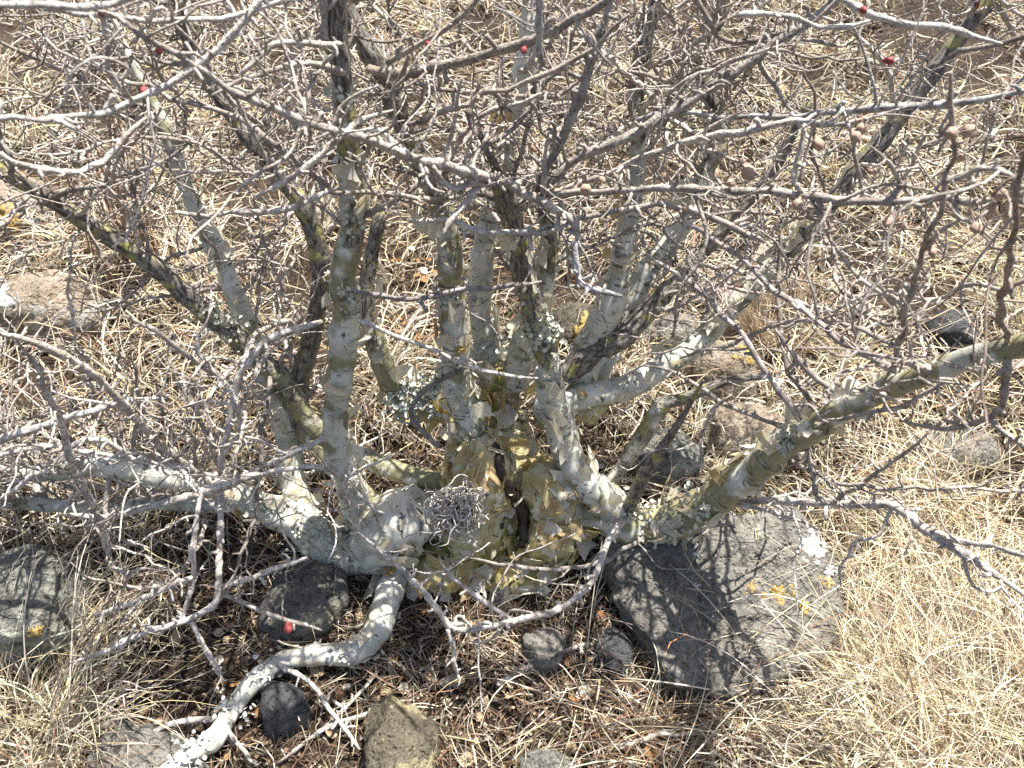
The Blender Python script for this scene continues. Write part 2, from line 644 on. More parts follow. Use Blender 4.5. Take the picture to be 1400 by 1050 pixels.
def patch_on(owner, V, pts, mat, name, seed):
    """ragged crusts lying on a rock's surface, each a main patch with crumbs around it"""
    r = random.Random(seed)
    off = np.array(owner.location)
    for (p, rad0) in pts:
        mb = MB()
        j0 = int(np.argmin(np.sum((V - p) ** 2, 1)))
        bits = [(V[j0], rad0 * 0.8)] + [(V[j0] + np.array([r.gauss(0, rad0 * .7), r.gauss(0, rad0 * .7), r.gauss(0, rad0 * .4)]), rad0 * r.uniform(0.12, 0.42)) for _ in range(12)]
        for (c0, rad) in bits:
            i = int(np.argmin(np.sum((V - c0) ** 2, 1)))
            near = V[np.sum((V - V[i]) ** 2, 1) < max(rad * 1.6, 0.012) ** 2]
            if len(near) < 4:
                continue
            _, _, vt = np.linalg.svd(near - near.mean(0))
            nrm = vt[2] if np.dot(vt[2], V[i] - off) > 0 else -vt[2]
            t, b = vt[0], vt[1]
            n = 26
            ang = np.linspace(0, 2 * math.pi, n, endpoint=False)
            rr_ = rad * (1 + 0.42 * np.array([r.uniform(-1, 1) for _ in range(n)]) + 0.22 * np.sin(ang * 3 + r.uniform(0, 6)))
            out = [V[i][None] + nrm * 0.0016]
            for q in (0.4, 0.75, 1.0):
                ring = V[i] + t[None] * (np.cos(ang) * rr_ * q)[:, None] + b[None] * (np.sin(ang) * rr_ * q)[:, None]
                kk = np.array([V[np.argmin(np.sum((V - p_) ** 2, 1))] for p_ in ring])
                ring = ring + nrm * (((kk - ring) @ nrm)[:, None] + (0.0014 if q < 1 else -0.0012))
                out.append(ring)
            f3 = [(0, 1 + j, 1 + (j + 1) % n) for j in range(n)]
            f4 = [(1 + q * n + j, 1 + (q + 1) * n + j, 1 + (q + 1) * n + (j + 1) % n, 1 + q * n + (j + 1) % n) for q in range(2) for j in range(n)]
            mb.add(np.vstack(out) - off, f4, f3)
        obj(name, mb.mesh(name), mat, owner, 'stuff')


# the big grey block beside the trunk: broad tilted top, shaded flank towards the trunk
top_n = unit((-0.10, -0.30, 0.95))
top_p = at(985, 815, 0.715)


def on_plane(px, py, p0, n):
    a = np.array([0, 0, CAM_H])
    d = at(px, py, 1.0) - a
    return a + d * (np.dot(p0 - a, n) / np.dot(d, n))


outline = [on_plane(x, y, top_p, top_n) for x, y in ((826, 752), (905, 706), (1090, 690), (1132, 728), (1162, 850), (1122, 908), (1005, 962), (925, 938), (872, 860))]
rc = np.mean(outline, 0) + np.array([0.0, 0.02, -0.075])
planes = [(top_n, np.dot(top_p - rc, top_n)), ((0, 0, -1), 0.12)]
for i in range(len(outline)):
    a, b = outline[i], outline[(i + 1) % len(outline)]
    n = unit(np.cross(top_n, b - a))
    if np.dot(n, (a + b) / 2 - rc) < 0:
        n = -n
    n = unit(n * 0.97 + top_n * 0.12)
    planes.append((n, abs(np.dot((a + b) / 2 - rc, n))))
big_rock, bigV = poly_rock('boulder', rc, planes, M['rock_gray'], 'large flat-topped grey boulder beside the trunk with branch shadows across it', None, 6, 40.0, 0.010, 3)
ROCKS.append((rc[0], rc[1], 0.20, 0.13, rc[2] + 0.1))
patch_on(big_rock, bigV, [(on_plane(1110, 740, top_p, top_n), 0.020), (on_plane(1118, 752, top_p, top_n), 0.014), (on_plane(1136, 785, top_p, top_n), 0.010), (on_plane(952, 800, top_p, top_n), 0.0055), (on_plane(952, 760, top_p, top_n), 0.005)], M['white_lichen'], 'white_lichen', 1)
patch_on(big_rock, bigV, [(on_plane(1068, 810, top_p, top_n), 0.013), (on_plane(1026, 806, top_p, top_n), 0.007), (on_plane(1100, 830, top_p, top_n), 0.008), (on_plane(1135, 795, top_p, top_n), 0.008)], M['yellow_lichen'], 'yellow_lichen', 2)

o, V = rock(45, 815, 190, 150, M['rock_green'], 'rounded grey-green rock with orange lichen below the low limb', 21, sub=5)
patch_on(o, V, [(V[np.argmax(V @ unit((0.1, -0.4, 0.9)))], 0.016), (V[np.argmax(V @ unit((0.5, -0.6, 0.7)))], 0.010)], M['yellow_lichen'], 'yellow_lichen', 3)
rock(425, 812, 125, 95, M['rock_slate'], 'dark angular rock wedged under the swollen low limb', 22, sub=5)
rock(392, 962, 74, 62, M['rock_dark'], 'small blue-black stone beside the fallen pale limb', 23, sink=0.1, name='stone')
rock(545, 1003, 104, 120, M['rock_brown'], 'brown mottled rock in bare litter with yellowish crust', 24, sub=5)
rock(215, 1030, 190, 80, M['rock_gray'], 'flat dark grey rock beneath the tip of the fallen limb', 25, sub=5, flat=0.8)
o, V = rock(75, 415, 170, 110, M['rock_tan'], 'tan weathered rock half buried in straw behind long bare twigs', 26, sub=5)
patch_on(o, V, [(V[np.argmax(V @ unit((-0.4, -0.4, 0.9)))], 0.03)], M['lichen_blue'], 'grey_lichen', 4)
o, V = rock(30, 285, 110, 110, M['rock_tan'], 'tan rock with an orange lichen face beside the thin-stemmed bush', 27)
patch_on(o, V, [(V[np.argmax(V @ unit((0.3, -0.8, 0.5)))], 0.035)], M['yellow_lichen'], 'yellow_lichen', 5)
rock(985, 400, 84, 46, M['rock_pink'], 'flat pinkish stone behind the pale rising stems', 28, name='stone', flat=0.6)
o, V = rock(985, 500, 96, 84, M['rock_tan'], 'rounded pale rock with orange lichen edge under the grey-green stem', 29)
patch_on(o, V, [(V[np.argmax(V @ unit((0.45, -0.1, 0.9)))], 0.024)], M['yellow_lichen'], 'yellow_lichen', 6)
rock(922, 452, 70, 52, M['rock_gray'], 'grey pitted stone in the gap beneath the dead brown branch', 30, name='stone')
rock(885, 455, 46, 40, M['rock_gray'], 'small grey stone tucked against the dead brown branch', 31, name='stone')
o, V = rock(800, 440, 90, 60, M['rock_brown'], 'brown stone with yellow lichen behind the thick pale stems', 32, name='stone')
patch_on(o, V, [(V[np.argmax(V @ unit((0.2, -0.5, 0.8)))], 0.025)], M['yellow_lichen'], 'yellow_lichen', 7)
rock(1020, 575, 150, 90, M['rock_tan'], 'broad tan rock slab behind the long rising limb', 33, flat=0.6, sub=5)
rock(905, 620, 120, 80, M['rock_green'], 'pale lichen-covered rock in the fork behind the boulder', 34, sub=5)
rock(1290, 610, 170, 70, M['rock_gray'], 'low grey rock half hidden under bent straw', 35, flat=0.8)
rock(1245, 865, 130, 80, M['rock_green'], 'grey rock under a drape of straw next to the boulder', 36, flat=0.8)
rock(1300, 445, 80, 50, M['rock_dark'], 'dark stone in a hollow of the far straw', 37, name='stone')
rock(745, 1042, 90, 44, M['rock_green'], 'grey stone at the edge of the bare litter', 38, name='stone')
rock(742, 880, 60, 60, M['rock_gray'], 'grey wedge-shaped stone between front twig and trunk', 39, name='stone')
rock(840, 885, 60, 60, M['rock_dark'], 'small dark stone in the shaded hollow beside the boulder', 40, name='stone')

# ------------------------------------------------------------------ the shrub
shrub = empty('shrub')
tag(shrub, 'leafless shrub with swollen peeling trunk, pale stems and tangled grey twigs', 'shrub')
STEMS = []       # dict(obj, P, R)


def trace(pts):
    """[(px, py, width_px, Y), ...] -> points and radii in metres"""
    P = np.array([at(p[0], p[1], p[3]) for p in pts])
    R = np.array([p[2] * px2m(q) / 2 for p, q in zip(pts, P)])
    return P, R


def make_stem(pts, old0=0.0, old1=0.0, olive0=0.3, olive1=0.3, sides=16, bump=0.10, name='stem', nodes=True, slim=0.84):
    P, R = trace(pts)
    R = R * slim
    P, R = spline(P, R, 0.009)
    sd = len(STEMS) + 3
    n = len(P)
    wob = np.stack([noise3(P, 14, sd), noise3(P, 14, sd + 40), noise3(P, 14, sd + 80)], -1)
    P = P + wob * np.minimum(R, 0.02)[:, None] * 0.35
    L = np.concatenate([[0], np.cumsum(np.linalg.norm(np.diff(P, axis=0), axis=1))])
    if nodes:
        R = R * (1 + 0.16 * np.clip(np.sin(L * 105 + 5 * noise3(P, 9, sd)), 0, 1) ** 5 + 0.05 * noise3(P, 60, sd))
    mb = MB()
    tube(mb, P, R, sides, bump, 34.0, (old0, olive0, 0), sd, True, (old1, olive1, 0))
    o = obj(name, mb.mesh(name), M['stem'], shrub)
    STEMS.append(dict(o=o, P=P, R=R, L=L, old=(old0, old1)))
    return STEMS[-1]


# trunk: a swollen caudex of fluted lobes grown together
bm = bmesh.new()


def lobe(px, py, r, Y, sx=1, sy=1, sz=1):
    c = at(px, py, Y)
    R = r * px2m(c)
    mat = Matrix.Translation(Vector(c)) @ Matrix.Diagonal((R * sx, R * sy, R * sz, 1))
    bmesh.ops.create_icosphere(bm, subdivisions=3, radius=1.0, matrix=mat)


for a in ((655, 655, 56, 0.86, 0.9, 1, 1.3), (745, 675, 50, 0.87, 0.95, 1, 1.25), (692, 700, 70, 0.90, 1, 1, 1.0), (650, 722, 54, 0.84), (748, 725, 48, 0.84, 1.1, 1, 1),
          (690, 625, 44, 0.93, 1.0, 1, 1.1), (796, 702, 34, 0.86), (600, 772, 40, 0.80, 1.1, 1, 0.85), (700, 760, 62, 0.83, 1.2, 1, 0.6), (620, 548, 24, 0.98, 1.5, 1, 1),
          (565, 560, 20, 0.97, 1.4, 1, 1), (690, 520, 26, 1.0, 1.2, 1, 1.3), (755, 555, 24, 0.98, 1, 1, 1.3), (655, 500, 26, 1.02), (800, 555, 24, 0.98, 1.2, 1, 1), (690, 580, 30, 0.97, 1, 1, 1.6), (640, 575, 26, 0.95)):
    lobe(*a)
me = bpy.data.meshes.new('trunk_src')
bm.to_mesh(me)
bm.free()
tmp = bpy.data.objects.new('trunk_src', me)
COL.objects.link(tmp)
md = tmp.modifiers.new('r', 'REMESH')
md.mode = 'VOXEL'
md.voxel_size = 0.0045
ms = tmp.modifiers.new('s', 'SMOOTH')
ms.iterations = 6
ms.factor = 0.5
dg = bpy.context.evaluated_depsgraph_get()
tme = bpy.data.meshes.new_from_object(tmp.evaluated_get(dg))
bpy.data.objects.remove(tmp)
bpy.data.meshes.remove(me)
nv = len(tme.vertices)
co = np.zeros(nv * 3, np.float32)
tme.vertices.foreach_get('co', co)
nm = np.zeros(nv * 3, np.float32)
tme.vertices.foreach_get('normal', nm)
co, nm = co.reshape(-1, 3).astype(float), nm.reshape(-1, 3).astype(float)
flute = fbm(co * np.array([1, 1, 0.35]), 28, 3, 6)
co = co + nm * (0.006 * flute + 0.0022 * fbm(co, 90, 3, 2))[:, None]
tme.vertices.foreach_set('co', co.astype(np.float32).ravel())
tme.polygons.foreach_set('use_smooth', np.ones(len(tme.polygons), bool))
tme.update()
tme.name = 'trunk'
trunk = obj('trunk', tme, M['trunk'], shrub)
TV, TN = co, nm

# main stems, followed from the trunk outwards: (px, py, width px, Y)
S1 = make_stem([(540, 735, 54, .85), (502, 712, 50, .85), (474, 655, 46, .855), (463, 560, 41, .86), (470, 440, 45, .855), (479, 340, 42, .85), (478, 230, 38, .85), (470, 130, 37, .85), (462, 50, 35, .86), (455, -60, 33, .87)], -0.25, 0.72, 0.0, 0.9, 16)
S2 = make_stem([(655, 640, 50, .89), (640, 585, 48, .89), (624, 510, 46, .90), (612, 420, 45, .91), (614, 340, 42, .92), (595, 262, 38, .93), (555, 185, 37, .94), (520, 105, 36, .94), (485, 40, 30, .95), (455, -40, 26, .97)], -0.2, 0.9, 0.5, 0.9, 16)
S3 = make_stem([(890, 735, 54, .84), (850, 705, 54, .84), (805, 660, 52, .85), (770, 605, 48, .87), (756, 540, 45, .89), (748, 480, 42, .90), (728, 405, 40, .91), (713, 350, 40, .91), (698, 300, 38, .90), (682, 245, 34, .88)], -0.1, 0.9, 0.2, 0.7, 16)
S4 = make_stem([(775, 545, 46, .99), (803, 475, 44, 1.0), (830, 410, 40, 1.02), (850, 345, 36, 1.04), (863, 280, 31, 1.06), (872, 200, 27, 1.08), (868, 130, 25, 1.10), (880, 60, 22, 1.12), (905, -30, 20, 1.15)], 0.0, 0.8, 0.1, 0.4)
S5 = make_stem([(805, 540, 42, 1.02), (840, 455, 40, 1.05), (885, 375, 36, 1.08), (930, 305, 31, 1.11), (962, 245, 27, 1.13), (985, 180, 25, 1.15), (960, 90, 24, 1.18), (985, 20, 22, 1.2), (1000, -40, 20, 1.22)], 0.0, 0.8, 0.0, 0.4)
S6 = make_stem([(740, 560, 34, .96), (790, 500, 36, .98), (845, 460, 36, 1.0), (900, 412, 32, 1.03), (955, 350, 24, 1.06), (1000, 300, 20, 1.08), (1060, 230, 16, 1.1), (1105, 140, 14, 1.12)], 1.2, 1.2, 0.2, 0.2)
S7 = make_stem([(740, 565, 40, .94), (800, 545, 40, .96), (860, 525, 40, .98), (922, 490, 37, 1.0), (972, 448, 35, 1.02), (1040, 385, 33, 1.05), (1100, 320, 31, 1.07), (1150, 262, 29, 1.08), (1208, 195, 30, 1.1), (1255, 125, 28, 1.12), (1325, 35, 26, 1.14), (1370, -30, 24, 1.16)], -0.1, 1.1, 0.0, 0.4, 16)
S8 = make_stem([(800, 690, 60, .85), (850, 715, 58, .835), (905, 715, 60, .83), (960, 688, 57, .80), (1010, 658, 53, .775), (1062, 620, 48, .75), (1122, 580, 43, .71), (1190, 545, 38, .67), (1262, 514, 36, .63), (1330, 490, 36, .60), (1400, 474, 36, .575), (1500, 440, 30, .54)], -0.2, 0.5, 0.75, 0.8, 16)
S9 = make_stem([(440, 740, 36, .85), (408, 672, 42, .90), (390, 605, 41, .94), (376, 545, 39, .96), (352, 480, 36, .98), (322, 400, 33, 1.0), (300, 345, 31, 1.02), (276, 298, 29, 1.04), (250, 240, 27, 1.06), (228, 180, 25, 1.08), (195, 120, 21, 1.1), (150, 30, 18, 1.12), (130, -30, 16, 1.14)], -0.1, 0.45, 0.15, 0.5)
S10 = make_stem([(520, 690, 30, .88), (425, 600, 34, 0.94), (412, 520, 33, .98), (425, 460, 32, 1.0), (435, 390, 31, 1.01), (432, 330, 31, 1.02), (408, 275, 30, 1.03), (375, 235, 28, 1.04), (345, 195, 26, 1.05), (300, 130, 22, 1.07), (260, 60, 18, 1.09), (235, -20, 16, 1.1)], 0.35, 1.0, 1.0, 1.1)
S11 = make_stem([(600, 660, 34, .88), (520, 640, 32, .91), (440, 590, 34, .945), (385, 525, 35, .96), (330, 465, 35, .96), (272, 420, 33, .95), (222, 372, 31, .95), (168, 335, 30, .94), (112, 300, 28, .93), (60, 265, 25, .92), (0, 232, 22, .9), (-70, 200, 20, .88)], 0.3, 0.9, 0.9, 0.5)
S12 = make_stem([(600, 705, 40, .86), (578, 706, 80, .84), (552, 712, 98, .83), (524, 737, 86, .825), (495, 757, 66, .825), (455, 752, 62, .83), (405, 712, 52, .835), (350, 687, 44, .84), (290, 666, 34, .85), (200, 645, 30, .86), (100, 642, 30, .86), (0, 648, 30, .85), (-90, 655, 26, .84)], -0.3, 0.55, -0.6, 0.2, 18, slim=0.95)
S13 = make_stem([(610, 545, 50, .98), (560, 550, 40, .975), (535, 525, 36, .97), (515, 475, 32, .97), (502, 420, 28, .98), (505, 360, 24, 1.0), (520, 290, 20, 1.02)], 0.1, 0.9, 0.8, 0.8)
S14 = make_stem([(670, 500, 46, 1.02), (655, 440, 40, 1.03), (654, 390, 38, 1.04), (662, 330, 35, 1.05), (680, 250, 33, 1.07), (700, 160, 34, 1.1), (722, 70, 31, 1.12), (732, -30, 28, 1.15)], -0.2, 0.4, -0.2, 0.0)
S15 = make_stem([(700, 520, 46, 0.99), (722, 455, 40, .98), (742, 390, 34, .975), (752, 330, 31, .97), (745, 280, 22, .96)], 0.1, 0.7, 0.4, 0.6)
def lying(px, py, w, clear):
    """a point of a limb lying on the ground, clear metres above it"""
    g = gp(px, py)
    lo, hi = 0.1, g[1]
    for _ in range(30):
        m = (lo + hi) / 2
        q = at(px, py, m)
        if q[2] - float(ground_z(q[0], q[1])) > clear:
            lo = m
        else:
            hi = m
    return (px, py, w, lo)


S16 = make_stem([(560, 745, 30, .82), (545, 780, 40, .785), (530, 815, 42, .74)] + [lying(*p) for p in ((512, 862, 42, .035), (470, 895, 36, .025), (415, 898, 29, .025), (380, 905, 27, .028), (345, 940, 31, .022), (318, 972, 26, .022), (292, 1010, 31, .03), (250, 1038, 28, .035), (190, 1085, 22, .03))], -0.3, 0.2, -0.9, -0.9, 14, slim=0.9)
S17 = make_stem([(480, 750, 30, .84), (400, 715, 26, .85), (340, 692, 24, .86), (240, 690, 22, .86), (150, 693, 22, .85), (60, 690, 22, .84), (-60, 695, 20, .83)], 0.1, 0.5, 0.0, 0.0)
S18 = make_stem([(800, 705, 26, .88), (848, 640, 26, .91), (900, 560, 26, .93), (960, 520, 24, .92), (880, 610, 22, .93)][:3] + [(935, 545, 20, .93), (985, 525, 16, .93), (1040, 515, 12, .93)], 0.4, 0.7, 0, 0)
S19 = make_stem([(850, 705, 22, .84), (880, 650, 22, .80), (912, 605, 15, .77), (940, 560, 9, .75), (962, 520, 4, .74)], 0.9, 1.0, 0.0, 0.0, 10)

# ------------------------------------------------------------------ twigs
TW_N = [0]


def spur(mb, p, d, L, r, shade, rr, sides=5):
    """short knobbly spur"""
    n = 3
    pts = [p]
    dd = unit(d)
    for i in range(n):
        dd = unit(dd + rr.normal(0, 0.28, 3))
        pts.append(pts[-1] + dd * L / n)
    rad = [r * 1.1, r * 0.95, r * 0.85, r * (1.05 if rr.random() < 0.5 else 0.7)]
    tube(mb, np.array(pts), np.array(rad), sides, 0, 150, shade)


def rand_perp(t, rr, up=0.0):
    v = rr.normal(0, 1, 3)
    v[2] += up
    v = v - t * np.dot(v, t)
    return unit(v)


def twig_mesh(P, R, rr, spurs=1.0, shade=None, sub=True):
    """zig-zag twig with swollen nodes, spurs and small side twigs, as one mesh"""
    mb = MB()
    A, a_ = spline(P, R, 0.020)
    node = 0.011 + 0.009 * rr.random()
    A[1:-1] += rr.normal(0, 1.0, (len(A) - 2, 3)) * np.clip(0.0026 - 0.25 * a_[1:-1], 0.0009, 0.0019)[:, None]
    Q, q = [], []
    for i in range(len(A) - 1):
        for t_ in (0.0, 0.33, 0.66):
            Q.append(A[i] * (1 - t_) + A[i + 1] * t_)
            q.append(a_[i] * (1 - t_) + a_[i + 1] * t_)
    Q.append(A[-1])
    q.append(a_[-1])
    Q, q = np.array(Q), np.array(q)
    L = np.concatenate([[0], np.cumsum(np.linalg.norm(np.diff(Q, axis=0), axis=1))])
    kn = rr.random(len(Q))
    q = q * np.where(kn < 0.2, 1.24, 0.96) * rr.uniform(0.93, 1.07, len(Q))
    q = q * np.interp(np.arange(len(q)) / (len(q) - 1), [0, 0.82, 1], [1, 1, 0.5])
    Q[1:-1] = 0.75 * Q[1:-1] + 0.125 * (Q[:-2] + Q[2:])
    shade = shade or (lambda: tuple(np.array([1.02, 1, 0.98]) * rr.uniform(0.75, 1.15)))()
    tube(mb, Q, q, 7, 0.14, 90, shade, int(rr.integers(90)))
    T = np.gradient(Q, axis=0)
    x = node * rr.uniform(0.5, 1.5)
    while x < L[-1] - 0.004:
        i = int(np.searchsorted(L, x))
        i = min(i, len(Q) - 1)
        t = unit(T[i])
        d = unit(rand_perp(t, rr, 0.35) + t * rr.uniform(-0.1, 0.7))
        u = rr.random()
        if u < 0.62 * spurs:
            spur(mb, Q[i] + d * q[i] * 0.5, d, rr.uniform(0.006, 0.022), max(0.0014, min(0.0030, q[i] * rr.uniform(0.5, 0.8))), shade, rr)
        elif u < 0.62 * spurs + 0.15 and sub:
            ln = rr.uniform(0.03, 0.19)
            pts = [Q[i]]
            dd = d
            k = max(3, int(ln / 0.018))
            for s in range(k):
                dd = unit(dd + rr.normal(0, 0.30, 3))
                pts.append(pts[-1] + dd * ln / k)
            r0 = max(0.0012, min(0.0026, q[i] * rr.uniform(0.35, 0.55)))
            rad = np.linspace(r0, r0 * 0.6, k + 1)
            A, a_ = spline(pts, rad, 0.009)
            tube(mb, A, a_, 5, 0, 120, shade)
            for s in range(1, k):
                if rr.random() < 0.75:
                    spur(mb, pts[s], rand_perp(dd, rr, 0.2) + dd * 0.3, rr.uniform(0.005, 0.013), r0 * 0.6, shade, rr, 4)
        x += node * rr.uniform(0.45, 1.1)
    return mb, Q, q


TWIGS = []
TWIG_COUNT = 0


def twig(pts, parent=None, spurs=1.0, shade=None, name='twig', sub=True):
    rr = np.random.default_rng(1000 + len(TWIGS))
    if parent is s8:        # these ride on the limb that leans out over the boulder
        pts = [(p[0], p[1], p[2], p[3] - min(max((p[0] - 900) / 500 * .155, 0), .17)) for p in pts]
    P, R = trace(pts)
    mb, Q, q = twig_mesh(P, R * 0.78, rr, spurs, shade, sub)
    o = obj(name, mb.mesh(name), M['twig'], parent or shrub)
    TWIGS.append(dict(o=o, P=Q, R=q))
    return TWIGS[-1]


PALE = (1.22, 1.24, 1.27)
DARK = (0.55, 0.52, 0.50)
s1, s2, s3, s8 = S1['o'], S2['o'], S3['o'], S8['o']
# crown hub twigs
T1 = twig([(120, 10, 8, .60), (200, 52, 10, .61), (280, 100, 12, .63), (350, 137, 14, .65), (420, 167, 15, .68), (485, 187, 16, .71), (560, 215, 17, .75), (640, 236, 19, .80), (692, 250, 19, .84), (742, 276, 17, .82), (782, 302, 15, .80), (790, 345, 14, .79), (788, 395, 12, .78)], s3)
T2 = twig([(505, 95, 20, .93), (545, 103, 20, .90), (600, 92, 19, .87), (660, 76, 18, .84), (720, 56, 18, .81), (785, 28, 17, .78), (860, -15, 16, .75)], s2, 0.35, (0.75, 0.72, 0.68))
T3 = twig([(735, 262, 14, .85), (752, 225, 16, .85), (772, 185, 18, .85), (800, 112, 18, .85), (825, 42, 17, .85), (842, -30, 15, .85)], s3, 0.5, (0.72, 0.72, 0.72))
T4 = twig([(735, 262, 12, .86), (800, 210, 15, .87), (860, 184, 18, .88), (922, 150, 18, .89), (990, 110, 17, .90), (1060, 60, 18, .91), (1130, 12, 19, .92), (1180, -30, 18, .93)], s3, 0.6, (0.72, 0.72, 0.72))
T5 = twig([(735, 268, 12, .84), (790, 263, 12, .82), (850, 260, 12, .80), (950, 258, 13, .76), (1050, 263, 14, .73), (1150, 271, 15, .70), (1250, 276, 14, .67), (1330, 272, 14, .65), (1450, 258, 12, .62)], s3, 0.7)
T6 = twig([(760, 262, 9, .85), (850, 226, 11, .84), (930, 196, 12, .82), (1010, 180, 12, .80), (1090, 166, 11, .78), (1152, 168, 10, .76), (1240, 146, 8, .74)], s3, 0.9)
T7 = twig([(870, 165, 8, .90), (930, 156, 8, .89), (1030, 160, 9, .86), (1120, 155, 11, .84), (1200, 146, 14, .82), (1300, 142, 13, .80), (1380, 129, 11, .78), (1460, 110, 9, .76)], s3, 0.6, (0.8, 0.85, 0.9))
T8 = twig([(1300, 100, 8, .68), (1303, 180, 9, .69), (1290, 270, 9, .70), (1266, 340, 10, .72), (1241, 420, 11, .74), (1228, 480, 13, .76), (1222, 520, 13, .77)], s8, 0.7, (0.85, 0.79, 0.73))
T9 = twig([(1408, 200, 9, .64), (1394, 300, 11, .66), (1380, 370, 13, .69), (1370, 420, 14, .71), (1376, 470, 16, .73)], s8, 0.7, (0.8, 0.7, 0.64))
T9b = twig([(1376, 475, 18, .73), (1372, 530, 13, .71), (1352, 572, 12, .70), (1290, 585, 10, .70), (1230, 575, 8, .71)], s8, 0.8, (0.85, 0.76, 0.68))
twig([(1352, 572, 9, .70), (1385, 600, 9, .69), (1440, 640, 8, .68)], s8, 0.8)
twig([(560, 303, 7, .84), (600, 301, 9, .83), (670, 315, 11, .82), (740, 319, 10, .81), (782, 304, 10, .80)], s3, 0.8, PALE)
twig([(440, 262, 7, .80), (480, 260, 8, .80), (540, 266, 9, .81), (620, 270, 9, .83), (672, 246, 10, .84)], s3, 0.7, (0.8, 0.76, 0.72))
twig([(672, 250, 13, .84), (648, 262, 13, .81), (625, 290, 11, .78), (606, 320, 8, .76)], s3, 0.6, PALE)
twig([(780, 300, 10, .80), (840, 290, 11, .80), (900, 280, 12, .80), (960, 292, 12, .80), (1020, 318, 12, .80), (1050, 336, 8, .80)], s3, 0.9)
twig([(1235, 512, 13, .76), (1172, 480, 11, .77), (1110, 432, 10, .79), (1060, 398, 10, .81), (1010, 350, 9, .83), (958, 318, 7, .85), (920, 300, 6, .86)], s8, 0.9, (1.0, 0.97, 1.0))
twig([(1108, 590, 15, .795), (1090, 568, 13, .80), (1040, 500, 11, .82), (990, 430, 10, .85), (920, 370, 9, .88), (870, 340, 7, .90)], s8, 0.7, (1.0, 0.97, 1.0))
twig([(1095, 590, 9, .80), (1040, 572, 8, .82), (985, 548, 8, .84), (930, 512, 7, .86), (880, 500, 6, .88)], s8, 0.8)
twig([(1225, 545, 11, .77), (1150, 540, 11, .79), (1100, 500, 11, .81), (1060, 450, 9, .83)], s8, 0.9)
twig([(1300, 500, 14, .75), (1262, 505, 13, .73), (1225, 485, 12, .71)], s8, 0.8)
twig([(1300, 505, 9, .75), (1260, 545, 9, .74), (1200, 560, 8, .74), (1120, 575, 8, .75)], s8, 1.0)
twig([(1220, 470, 10, .76), (1160, 440, 9, .80), (1080, 440, 9, .85), (1000, 470, 8, .9), (930, 490, 6, .94)], s8, 0.9)
twig([(950, 690, 12, .84), (1050, 684, 14, .80), (1150, 690, 15, .77), (1222, 690, 16, .745), (1262, 722, 16, .72), (1302, 746, 14, .70), (1352, 780, 14, .67), (1440, 845, 12, .62)], s8, 0.7, PALE)
twig([(1262, 722, 10, .72), (1330, 742, 10, .69), (1420, 762, 9, .66)], s8, 0.8, PALE)
twig([(1105, 600, 9, .79), (1110, 650, 9, .77), (1130, 690, 8, .76), (1210, 640, 8, .76), (1270, 590, 7, .76)], s8, 0.9)
twig([(1010, 690, 7, .80), (1060, 700, 7, .78), (1118, 725, 6, .76)], s8, 0.6, PALE)
# front twigs under the trunk
twig([(850, 715, 12, .80), (832, 738, 12, .74), (812, 788, 12, .69), (770, 830, 12, .655), (700, 850, 11, .64), (625, 862, 12, .635), (604, 842, 11, .645), (562, 790, 10, .68), (490, 728, 7, .72)], S12['o'], 0.5, PALE)
twig([(612, 860, 10, .635), (620, 890, 9, .62), (626, 922, 8, .605)], S12['o'], 0.8, PALE)
twig([(880, 735, 8, .80), (835, 765, 8, .76), (780, 778, 8, .75), (720, 778, 7, .75), (640, 762, 6, .75)], S12['o'], 0.15, (0.8, 0.8, 0.8))
twig([(700, 850, 9, .65), (660, 820, 9, .66), (620, 790, 7, .68), (600, 760, 6, .70)], S12['o'], 0.9, PALE)
# low twigs on the other side
s12 = S12['o']
twig([(355, 650, 14, .78), (322, 656, 14, .76), (220, 690, 13, .73), (150, 706, 11, .71), (80, 704, 9, .69)], s12, 0.4, PALE)
twig([(300, 668, 11, .78), (302, 740, 11, .71), (298, 800, 12, .66), (288, 832, 12, .64), (230, 856, 11, .625), (150, 886, 9, .61), (100, 905, 7, .60)], s12, 0.7, PALE)
twig([(275, 655, 9, .76), (266, 720, 10, .70), (264, 790, 11, .665), (249, 852, 9, .63)], s12, 0.7, PALE)
twig([(298, 805, 11, .66), (350, 788, 11, .67), (420, 762, 9, .68)], s12, 0.9, PALE)
twig([(300, 812, 9, .66), (370, 840, 9, .65), (440, 862, 8, .64)], s12, 0.6)
twig([(262, 790, 9, .66), (190, 820, 10, .65), (128, 842, 7, .64)], s12, 0.5, PALE)
twig([(262, 850, 9, .63), (280, 890, 9, .61), (306, 932, 8, .59)], s12, 0.7, PALE)
twig([(300, 672, 14, .80), (268, 648, 14, .78), (210, 600, 14, .75), (160, 546, 14, .72), (110, 500, 14, .69), (60, 475, 13, .67), (0, 455, 12, .65), (-60, 440, 11, .63)], s12, 0.9)
twig([(150, 760, 9, .66), (130, 700, 11, .66), (100, 640, 12, .66), (82, 570, 11, .66), (40, 490, 9, .66), (20, 450, 7, .66)], s12, 0.7)
twig([(440, 440, 10, .88), (370, 462, 14, .85), (330, 510, 14, .82), (312, 590, 13, .79), (300, 650, 12, .78)], S9['o'], 0.6, PALE)
twig([(330, 530, 9, .82), (262, 490, 10, .80), (210, 450, 10, .78), (168, 430, 8, .77)], S9['o'], 0.9)
twig([(440, 600, 9, .82), (360, 640, 11, .80), (300, 672, 12, .79)], S9['o'], 0.8, PALE)
twig([(300, 640, 8, .78), (330, 560, 8, .78), (270, 480, 8, .80), (290, 420, 6, .82)], s12, 0.9, PALE)
twig([(-20, 606, 16, .74), (60, 582, 15, .75), (150, 556, 13, .77), (230, 540, 10, .79)], s12, 0.4, PALE)
